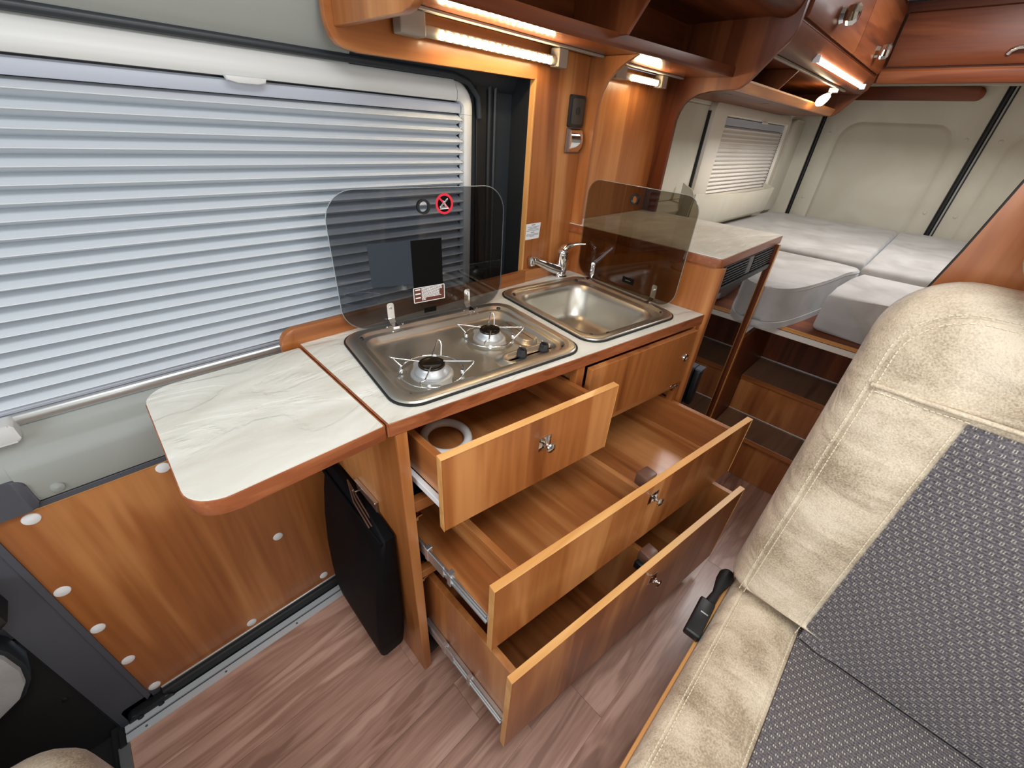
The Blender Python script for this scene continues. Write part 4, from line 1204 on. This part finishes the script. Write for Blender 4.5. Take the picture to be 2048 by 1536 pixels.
# ================================================================== FRIDGE UNIT
fc = thing('fridge_cabinet', (1.2, 0.1, 0.0), 'cherry wood fridge housing with pale top next to the sink', 'cabinet')
box('side_panel', 0.9475, 0.9615, -0.145, 0.405, 0.0, 1.0345, M['wood_z'], fc, 0.001)
box('side_panel_edge', 0.9470, 0.9690, -0.1475, -0.1445, 0.0, 1.0345, M['wood_z'], fc, 0.001)
box('far_panel', 1.4400, 1.4535, -0.148, 0.405, 0.0, 1.0345, M['dwood_z'], fc, 0.001)
box('far_panel_edge', 1.4395, 1.4540, -0.1500, -0.1475, 0.0, 1.0345, M['lwood_z'], fc, 0.0005)
ftp = rrect(0.9405, 1.490, -0.139, 0.409, [0.004, 0.004, 0.010, 0.012], 5)
prism('top_board', ftp, 'z', 1.0350, 1.0590, M['edge_x'], fc, 0.003, 2)
prism('stone_surface', rrect(0.9425, 1.488, -0.137, 0.408, [0.003, 0.003, 0.009, 0.011], 5), 'z', 1.0588, 1.0608, M['stone'], fc, 0.0004, 1, which='b')

fr = thing('fridge', (1.2, -0.10, 0.0), 'black gloss fridge door with vent grille under the pale top', 'fridge')
box('door', 0.985, 1.4385, -0.138, -0.105, 0.09, 0.955, M['gloss'], fr, 0.003)
box('body', 0.975, 1.435, -0.104, 0.38, 0.02, 1.02, M['black'], fr, 0)
box('frame_strip', 0.9700, 0.9840, -0.142, -0.105, 0.05, 1.030, M['black'], fr, 0.001)
vp = box('vent_panel', 0.9845, 1.4385, -0.132, -0.105, 0.957, 1.033, M['black'], fr, 0.001)
box('vent_sill', 0.9845, 1.4385, -0.1435, -0.132, 0.956, 0.972, M['black'], fr, 0.001)
for (a, b_) in ((1.000, 1.185), (1.235, 1.425)):
    for k in range(6):
        zz = 0.977 + k * 0.0085
        box('vent_slat', a, b_, -0.1395, -0.132, zz, zz + 0.0042, M['black'], vp, 0.0006)
box('badge', 1.190, 1.230, -0.1385, -0.132, 0.975, 1.027, plain('grey_badge', srgb(96, 92, 88), 0.4), vp, 0.001)
box('vent_border', 0.9900, 1.432, -0.137, -0.132, 1.0275, 1.0315, M['dkgrey'], vp, 0.0005)
bm = bmesh.new()
add_box(bm, 1.028, 1.062, -0.158, -0.1385, 0.55, 0.682, 0.004, None, 2)
hd = finish('handle', bm, M['black'], fr)
box('handle_cap', 1.028, 1.066, -0.160, -0.1385, 0.6825, 0.690, M['dkgrey'], hd, 0.001)

# ================================================================== STEPS UP TO THE BED
stp = thing('bed_steps', (1.7, -0.55, 0.0), 'wood-look steps leading up to the rear bed', 'steps')
box('tread', 1.508, 1.705, -1.05, -0.152, 0.204, 0.226, M['step'], stp, 0.002)
box('tread', 1.696, 1.960, -1.05, -0.152, 0.396, 0.418, M['step'], stp, 0.002)
box('riser', 1.532, 1.546, -1.05, -0.152, 0.0005, 0.2035, M['wood_z'], stp, 0.001)
box('riser', 1.7055, 1.7195, -1.05, -0.152, 0.2265, 0.3955, M['wood_z'], stp, 0.001)
box('riser', 1.9605, 1.974, -1.05, -0.152, 0.4185, 0.675, M['dwood_z'], stp, 0.001)
box('nosing', 1.5055, 1.5085, -1.05, -0.152, 0.2045, 0.2262, M['wood_y'], stp, 0.0008)
box('nosing', 1.6935, 1.6965, -1.05, -0.152, 0.3965, 0.4182, M['wood_y'], stp, 0.0008)
box('edge_strip', 1.7015, 1.7050, -1.05, -0.152, 0.2262, 0.2295, M['aluedge'], stp, 0.0005)
box('edge_strip', 1.9565, 1.9600, -1.05, -0.152, 0.4182, 0.4212, M['aluedge'], stp, 0.0005)
box('side_board', 1.4545, 1.975, -0.151, -0.138, 0.0005, 0.675, M['dwood_z'], stp, 0.001)

# ================================================================== BED
bp_ = thing('bed_platform', (2.5, -0.5, 0.68), 'wooden bed platform with cream front strip at the rear', 'bed')
box('platform_board', 1.600, 3.48, -1.45, 0.445, 0.700, 0.7175, M['dwood_y'], bp_, 0.0015)
box('front_edge', 1.5965, 1.600, -1.45, 0.445, 0.7035, 0.7178, M['lwood_y'], bp_, 0.0006)
box('front_strip', 1.603, 1.622, -1.45, 0.445, 0.676, 0.6995, M['cream'], bp_, 0.001)


def cushion(name, pts, z0, z1, r, label, seg=4):
    t = thing(name, (sum(p[0] for p in pts) / len(pts), sum(p[1] for p in pts) / len(pts), z0), label, 'cushion', 'grey bed cushions')
    prism('pad', pts, 'z', z0, z1, M['velvet'], t, r, seg, smooth=60)
    return t


def smooth_poly(pts, n=5):
    out = []
    k = len(pts)
    for i in range(k):
        p0, p1, p2, p3 = pts[i - 1], pts[i], pts[(i + 1) % k], pts[(i + 2) % k]
        for j in range(n):
            t = j / n
            out.append(tuple(0.5 * ((2 * p1[a]) + (-p0[a] + p2[a]) * t + (2 * p0[a] - 5 * p1[a] + 4 * p2[a] - p3[a]) * t * t + (-p0[a] + 3 * p1[a] - 3 * p2[a] + p3[a]) * t ** 3) for a in (0, 1)))
    return out


cushion('mattress', rrect(2.212, 3.49, -0.343, 0.44, 0.03, 4), 0.7180, 0.902, 0.022, 'large grey mattress under the small rear window')
cushion('mattress', rrect(2.125, 3.49, -1.43, -0.350, 0.03, 4), 0.7180, 0.902, 0.022, 'grey mattress in front of the rear door beside the wood partition')
rc_pts = smooth_poly([(2.192, 0.20), (2.192, -0.10), (2.185, -0.333), (2.02, -0.313), (1.86, -0.293), (1.70, -0.264), (1.60, -0.240), (1.535, -0.212), (1.497, -0.172), (1.492, -0.130), (1.515, -0.08), (1.58, -0.03), (1.63, 0.05), (1.63, 0.25), (1.63, 0.43), (1.9, 0.43), (2.18, 0.43)], 4)
rc = cushion('bed_cushion', rc_pts, 0.7460, 0.878, 0.016, 'rounded grey cushion peeking out behind the fridge housing')
cx, cy = 1.9, 0.0
prism('zip_base', [(p[0] - (0.007 if p[0] < 1.6 else 0.0), p[1] - (0.004 if p[0] < 1.9 and p[1] < 0 else 0.0)) for p in rc_pts], 'z', 0.7182, 0.7440, M['velvet'], rc, 0.010, 3, smooth=60)
bm = add_tube(bmesh.new(), [(p[0] - (p[0] - cx) * 0.004, p[1] - (p[1] - cy) * 0.004, 0.8655) for p in rc_pts], 0.002, 6, closed=True)
finish('piping', bm, M['velvet'], rc, 60)
cushion('bed_cushion', [(1.652, -0.322), (1.655, -0.50), (1.66, -0.8), (1.67, -1.43), (2.115, -1.43), (2.115, -0.352), (1.95, -0.345), (1.75, -0.330)], 0.7180, 0.874, 0.028, 'grey cushion block at the front of the bed by the steps')

# ---- fabric pocket below the rear window
pk = thing('window_pocket', (2.4, 0.38, 0.95), 'pale fabric storage pocket below the small rear window', 'pocket')
rings = []
for x_, dz in ((1.86, 0.02), (2.2, 0.0), (2.6, -0.008), (3.0, -0.004), (3.06, 0.0)):
    rings.append([(x_, 0.425, 0.925), (x_, 0.385, 0.93), (x_, 0.368, 0.95), (x_ - 0.02, 0.352, 1.085 + dz), (x_ - 0.02, 0.355, 1.09 + dz), (x_ - 0.02, 0.359, 1.085 + dz), (x_, 0.376, 0.955), (x_, 0.42, 0.94), (x_, 0.425, 0.94)])
loft('front_panel', rings, M['liner'], pk, True, True, smooth=50)
prism('end_gusset', [(0.42, 0.94), (0.372, 0.95), (0.354, 1.095), (0.37, 1.125), (0.425, 1.15)], 'x', 1.832, 1.838, M['liner'], pk, 0.001, 1)
prism('end_gusset', [(0.42, 0.94), (0.372, 0.95), (0.354, 1.08), (0.37, 1.09), (0.425, 1.11)], 'x', 3.050, 3.056, M['liner'], pk, 0.001, 1)

# ================================================================== REAR OVERHEAD LOCKERS
rl = thing('side_locker', (2.2, 0.25, 1.47), 'cherry side locker over the bed with two chrome knobs and open shelf', 'cabinet')
X0, X1 = 1.481, 2.885
box('shelf_board', X0, X1, 0.180, 0.448, 1.473, 1.488, M['dwood_x'], rl, 0.001)
prism('shelf_lip', [(0.1795, 1.4735), (0.164, 1.4735), (0.1605, 1.478), (0.1500, 1.500), (0.152, 1.506), (0.160, 1.5075), (0.1795, 1.5075)], 'x', X0, X1 - 0.02, M['wood_x'], rl)
box('shelf_back', X0, X1, 0.435, 0.447, 1.489, 1.93, M['dwood_x'], rl, 0)
prism('end_panel', [(0.434, 1.473), (0.165, 1.473), (0.148, 1.479), (0.132, 1.492), (0.066, 1.571), (0.046, 1.592), (0.034, 1.625), (0.030, 1.93), (0.434, 1.93)], 'x', X1 - 0.018, X1, M['dwood_z'], rl, 0.001, 1)
prism('face_band', [(0.084, 1.570), (0.066, 1.571), (0.046, 1.595), (0.034, 1.622), (0.031, 1.640), (0.044, 1.640), (0.060, 1.60)], 'x', X0, X1 - 0.019, M['dwood_x'], rl, smooth=60)
box('niche_top', X0, X1 - 0.019, 0.085, 0.434, 1.570, 1.582, M['dwood_x'], rl, 0)
prism('niche_partition', [(0.434, 1.4885), (0.170, 1.4885), (0.150, 1.508), (0.098, 1.569), (0.434, 1.569)], 'x', 1.846, 1.857, M['dwood_z'], rl, 0.0008, 1)
box('niche_socket', 2.08, 2.13, 0.425, 0.4345, 1.50, 1.55, M['lampgrey'], rl, 0.002)
for i, (a, b_, kx) in enumerate(((1.50, 2.205, 1.82), (2.209, 2.862, 2.58))):
    dr = prism('locker_door', [(0.028, 1.652), (0.024, 1.66), (0.021, 1.70), (0.020, 1.90), (0.036, 1.90), (0.036, 1.652)], 'x', a, b_, M['dwood_x'], rl, smooth=40)
    lathe('door_knob', [(0.024, 0.0), (0.021, 0.012), (0.028, 0.020), (0.030, 0.030), (0.029, 0.042), (0.020, 0.050), (0.0, 0.052)], M['chrome'], dr, 8,
          Matrix.Translation((kx, 0.021, 1.708)) @ Matrix.Rotation(math.radians(90), 4, 'X'), 20)
box('locker_body', X0, X1 - 0.019, 0.037, 0.434, 1.645, 1.93, M['dwood_x'], rl, 0)
for sx_ in (1.62, 2.05, 2.5):
    prism('screw_cover', disc_pts(0, 0, 0.018, 16), 'z', 1.4722, 1.473, M['brownplastic'], rl, M=Matrix.Translation((sx_, 0.25, 0)))
ral = thing('spot_rail', (2.0, 0.09, 1.56), 'slim grey rail along the side locker shelf over the bed', 'rail')
box('rail', X0 + 0.01, 2.62, 0.086, 0.098, 1.5615, 1.5695, M['lampgrey'], ral, 0.001)
tl = thing('tube_lamp', (2.25, 0.045, 1.585), 'glowing tube lamp on the side locker over the bed', 'lamp')
tube('tube', [(1.80, 0.040, 1.588), (2.70, 0.040, 1.588)], 0.0085, M['tubelight'], tl, 12)
for x_ in (1.79, 2.70):
    box('end_cap', x_, x_ + 0.012, 0.031, 0.052, 1.579, 1.600, M['white'], tl, 0.001)
sl_ = thing('spot_lamp', (2.43, 0.09, 1.53), 'small glowing spot lamp hanging from the rail over the bed', 'lamp')
box('spot_base', 2.415, 2.465, 0.084, 0.112, 1.545, 1.561, M['white'], sl_, 0.002)
tube('spot_stem', [(2.43, 0.098, 1.546), (2.41, 0.102, 1.530)], 0.004, M['chrome'], sl_, 8)
bm = add_tube(bmesh.new(), [(2.412, 0.102, 1.534), (2.40, 0.104, 1.528), (2.375, 0.108, 1.516), (2.35, 0.112, 1.505), (2.335, 0.115, 1.498), (2.329, 0.116, 1.495)], [0.006, 0.013, 0.018, 0.019, 0.014, 0.004], 14)
finish('spot_shade', bm, M['bulb'], sl_, 60)

rx = thing('cross_locker', (3.1, -0.7, 1.62), 'cherry locker across the back over the rear doors', 'cabinet')
prism('body', [(2.915, 1.622), (3.485, 1.700), (3.485, 1.932), (2.915, 1.932)], 'y', -1.45, 0.43, M['dwood_y'], rx)
prism('lower_band', [(2.914, 1.618), (2.903, 1.620), (2.897, 1.630), (2.897, 1.668), (2.903, 1.675), (2.914, 1.676)], 'y', -1.45, 0.028, M['dwood_y'], rx)
dr = prism('locker_door', [(2.914, 1.686), (2.898, 1.686), (2.893, 1.692), (2.886, 1.74), (2.884, 1.80), (2.886, 1.885), (2.898, 1.893), (2.914, 1.893)], 'y', -1.10, 0.012, M['dwood_y'], rx, smooth=50)
bm = bmesh.new()
hp = [(2.886, -0.405, 1.722), (2.875, -0.412, 1.732), (2.862, -0.43, 1.738), (2.858, -0.47, 1.740), (2.862, -0.51, 1.738), (2.875, -0.528, 1.732), (2.886, -0.535, 1.722)]
rings = [[(p[0], p[1], p[2] + 0.012 * math.sin(2 * math.pi * k / 10)) if k not in () else p for k in range(10)] for p in hp]
add_tube(bm, hp, [0.011, 0.010, 0.0085, 0.008, 0.0085, 0.010, 0.011], 12)
finish('door_handle', bm, M['chrome'], dr, 60)
rp = thing('rear_plate', (3.50, -0.15, 1.59), 'rounded wooden cover plate above the rear door', 'panel')
prism('plate', rrect(-0.385, 0.34, 1.592, 1.656, [0.0, 0.030, 0.030, 0.0], 6), 'x', 3.488, 3.514, M['dwood_y'], rp, 0.006, 2, which='a')

# ================================================================== PARTITION BEHIND THE BENCH
pa = thing('partition', (0.79, -1.0, 0.0), 'light cherry wood partition behind the beige bench seat', 'partition')
prism('board', [(-0.507, 0.0), (-0.509, 0.70), (-0.516, 0.95), (-0.531, 1.076), (-0.5535, 1.193), (-0.570, 1.30), (-0.60, 1.45), (-0.66, 1.7), (-0.72, 1.935), (-1.455, 1.935), (-1.455, 0.0)], 'x', 0.812, 0.827, M['partition'], pa, 0.002, 2)
tube('edge_trim', [(0.8195, -0.508, 0.60), (0.8195, -0.515, 0.95), (0.8195, -0.530, 1.076), (0.8195, -0.5525, 1.193), (0.8195, -0.569, 1.30), (0.8195, -0.599, 1.45)], 0.0022, M['rubber'], pa, 6)

# ================================================================== BENCH SEAT
be = thing('bench_seat', (0.35, -0.95, 0.0), 'beige leather bench seat with charcoal flecked fabric panels', 'seat')
box('base_side', 0.02, 0.66, -0.545, -0.514, 0.0, 0.400, M['wood_x'], be, 0.001)
box('base_top_edge', 0.02, 0.70, -0.5455, -0.5095, 0.4005, 0.4090, M['lwood_x'], be, 0.001)
box('base_front', 0.02, 0.034, -1.45, -0.5455, 0.0, 0.40, M['wood_z'], be, 0.001)
# seat cushion
def seat_ring(ins, z):
    return [(p[0], p[1], z) for p in rrect(0.02 + ins, 0.70 - ins, -1.43 + ins, -0.516 - ins, max(0.045 - ins * 0.5, 0.01), 8)]
loft('seat_cushion', [seat_ring(0.012, 0.4092), seat_ring(0.004, 0.4100), seat_ring(0.0, 0.413), seat_ring(0.002, 0.424), seat_ring(0.009, 0.439), seat_ring(0.018, 0.4465), seat_ring(0.024, 0.4485), seat_ring(0.026, 0.4470), seat_ring(0.028, 0.4490),
                      seat_ring(0.045, 0.4545), seat_ring(0.085, 0.4560), seat_ring(0.125, 0.4515), seat_ring(0.135, 0.4480), seat_ring(0.14, 0.4470)], M['leather'], be, True, True, smooth=70)
si = prism('seat_fabric', rrect(0.10, 0.585, -1.30, -0.6585, 0.006, 3), 'z', 0.4440, 0.4525, M['weave_xy'], be, 0.004, 2, which='b')
# backrest, built on the tilted plane x = 0.535 + 0.115 (z - 0.45)
def BP(y, z, d):
    return (0.535 + 0.115 * (z - 0.45) + d, y, z - 0.115 * d)
def back_ring(ins, d):
    return [BP(p[0], p[1], d) for p in rrect(-1.43 + ins, -0.497 - ins, 0.461 + (ins * 0.5 if ins < 0.05 else 0.025), 1.176 - ins, [max(0.10 - ins * 0.6, 0.02), max(0.10 - ins * 0.6, 0.02), 0.02, 0.02], 10)]
loft('backrest', [back_ring(0.030, 0.135), back_ring(0.008, 0.128), back_ring(0.0, 0.110), back_ring(0.0, 0.065), back_ring(0.004, 0.040), back_ring(0.012, 0.020), back_ring(0.024, 0.006), back_ring(0.034, 0.0005), back_ring(0.0375, -0.0005), back_ring(0.0395, 0.0015), back_ring(0.0415, -0.0010),
                  back_ring(0.055, -0.0065), back_ring(0.09, -0.0095), back_ring(0.13, -0.0075), back_ring(0.155, -0.003), back_ring(0.165, 0.0)], M['leather'], be, True, True, smooth=70)
# raised upper leather panel edge (piping) and fabric insert
NY, NZ = 18, 24
bm = bmesh.new()
grid = []
for j in range(NZ + 1):
    z = 0.459 + (0.992 - 0.459) * j / NZ
    row = []
    for i in range(NY + 1):
        y = -0.6600 - (1.28 - 0.66) * i / NY
        e = min(i, NY - i, NZ - j)
        d = (-0.0035 if e == 0 else -0.0105 if e == 1 else -0.012) - (0.006 if j == 0 and e < 2 else 0.0)
        row.append(bm.verts.new(BP(y, z, d)))
    grid.append(row)
for j in range(NZ):
    for i in range(NY):
        bm.faces.new((grid[j][i], grid[j][i + 1], grid[j + 1][i + 1], grid[j + 1][i]))
finish('back_fabric', bm, M['weave_yz'], be, 60)
pp = [BP(y, 1.003 + 0.010 * math.sin((y + 0.54) * -2.0), -0.0115 if y < -0.56 else -0.006) for y in (-0.536, -0.548, -0.56, -0.60, -0.65, -0.70, -0.80, -0.95, -1.10, -1.25, -1.38)]
tube('piping', pp, 0.0042, M['leather'], be, 8)


def stitches(path, step=0.0078, ln=0.0056, r=0.0010):
    bm = bmesh.new()
    P = [Vector(p) for p in path]
    acc = 0.0
    for a, b_ in zip(P[:-1], P[1:]):
        L_ = (b_ - a).length
        dirv = (b_ - a) / L_
        t = acc
        while t < L_:
            s = a + dirv * t
            add_tube(bm, [s, s + dirv * min(ln, max(L_ - t, 0.001))], r, 5)
            t += step
        acc = t - L_
    return bm


def outline_path(ins, d, z_from):
    out = []
    for p in rrect(-1.43 + ins, -0.497 - ins, 0.40 + ins * 0.3, 1.176 - ins, [max(0.10 - ins * 0.6, 0.02)] * 2 + [0.02, 0.02], 10):
        out.append(p)
    right = [p for p in out if p[0] > -1.2 and p[1] > z_from]
    right.sort(key=lambda p: (p[1] if p[0] > -0.60 else 2 - p[0]))
    pts = [(-0.497 - ins, z_from)] + right[:11] + [(-1.25, 1.176 - ins)]
    dense = []
    for a, b_ in zip(pts[:-1], pts[1:]):
        n = max(1, int(math.dist(a, b_) / 0.03))
        for k in range(n):
            dense.append((a[0] + (b_[0] - a[0]) * k / n, a[1] + (b_[1] - a[1]) * k / n))
    return [BP(p[0], p[1], d) for p in dense]


for ins, d in ((0.0345, -0.0008), (0.0450, -0.0032)):
    setp(finish('back_stitching', stitches(outline_path(ins, d, 0.47)), M['stitch'], be, 0), kind='stuff')
setp(finish('insert_stitching', stitches([BP(-0.652, 0.46, -0.0075), BP(-0.652, 0.98, -0.0082)]), M['stitch'], be, 0), kind='stuff')
setp(finish('piping_stitching', stitches([BP(-0.545, 0.994, -0.007), BP(-0.60, 0.994, -0.0100), BP(-0.66, 0.996, -0.0100)]), M['stitch'], be, 0), kind='stuff')
for yv, zv in ((-0.5385, 0.4488), (-0.5445, 0.4512), (-0.6520, 0.4523)):
    setp(finish('seat_stitching', stitches([(0.05, yv, zv), (0.53, yv, zv)]), M['stitch'], be, 0), kind='stuff')
# headrest
hr_ = prism('headrest', rrect(-0.93, -0.600, 1.180, 1.42, 0.055, 8), 'x', 0.55, 0.66, M['leather'], be, 0.035, 4, smooth=70)
tube('headrest_post', [(0.605, -0.70, 1.15), (0.605, -0.70, 1.20)], 0.006, M['chrome'], be, 10)
tube('headrest_post', [(0.605, -0.83, 1.15), (0.605, -0.83, 1.20)], 0.006, M['chrome'], be, 10)

# ---- seat belt buckle
bu = thing('belt_buckle', (0.45, -0.505, 0.40), 'black seat belt buckle on its stalk beside the bench seat', 'buckle')
bm = bmesh.new()
pth = [Vector((0.60, -0.500, 0.424)), Vector((0.585, -0.499, 0.428)), Vector((0.56, -0.499, 0.428)), Vector((0.52, -0.499, 0.425)), Vector((0.485, -0.498, 0.424))]
rings = []
for i, p in enumerate(pth):
    w, h = ((0.012, 0.010), (0.017, 0.014), (0.016, 0.011), (0.008, 0.005), (0.011, 0.007))[i]
    rings.append([tuple(p + Vector((0.0, w * math.cos(2 * math.pi * k / 12), h * math.sin(2 * math.pi * k / 12)))) for k in range(12)])
add_loft(bm, rings, True, True)
finish('stalk', bm, M['rubber'], bu, 60)
Mb = Matrix.Translation((0.437, -0.4965, 0.4225)) @ Matrix.Rotation(math.radians(3), 4, 'Z')
bm = bmesh.new()
add_box(bm, -0.052, 0.050, -0.017, 0.017, -0.011, 0.011, 0.005, Mb, 3)
finish('housing', bm, M['black'], bu, 50)
box('release_slot', 0.008, 0.011, -0.012, 0.004, 0.0108, 0.0114, M['alu'], bu, 0, Mb)

# ---- cab seat corner and grey cab fabric
cs = thing('swivel_chair', (-0.85, 0.0, 0.1), 'beige swivel chair cushion in the lower left corner', 'chair')
def cring(ins, z):
    return [(p[0], p[1], z) for p in rrect(-1.15 + ins, -0.560 - ins, -0.35 + ins, 0.250 - ins, max(0.10 - ins * 0.5, 0.03), 8)]
loft('cushion', [cring(0.02, 0.16), cring(0.0, 0.19), cring(0.0, 0.30), cring(0.006, 0.325), cring(0.018, 0.340), cring(0.034, 0.347), cring(0.05, 0.350), cring(0.10, 0.352)], M['leather'], cs, True, True, smooth=70)
prism('unseen_chair_back', rrect(-0.33, 0.24, 0.30, 1.02, [0.10, 0.10, 0.02, 0.02], 6), 'x', -1.30, -1.17, M['leather'], cs, 0.03, 3, smooth=60)  # out of view, added to keep low windscreen light off the door
box('pedestal', -1.05, -0.66, -0.25, 0.16, -0.0545, 0.165, M['mat'], cs, 0.01)
cb = thing('cab_side_box', (-0.8, 0.50, 0.0), 'pale grey moulded pocket beside the black pillar in the cab', 'pocket')
pc = [(-0.640, 0.440), (-0.634, 0.420), (-0.633, 0.370), (-0.642, 0.330), (-0.663, 0.297), (-0.70, 0.274), (-0.80, 0.255), (-0.92, 0.25), (-0.92, 0.46), (-0.66, 0.46)]
prism('pocket', pc, 'y', 0.395, 0.4395, M['greyseat'], cb, 0.004, 2, which='a')
prism('pocket_rim', [(-0.633, 0.446), (-0.6265, 0.422), (-0.6255, 0.368), (-0.636, 0.324), (-0.658, 0.289), (-0.698, 0.265), (-0.80, 0.246), (-0.92, 0.241), (-0.92, 0.47), (-0.655, 0.47)], 'y', 0.405, 0.4398, M['darkpost'], cb, 0.003, 2, which='a')
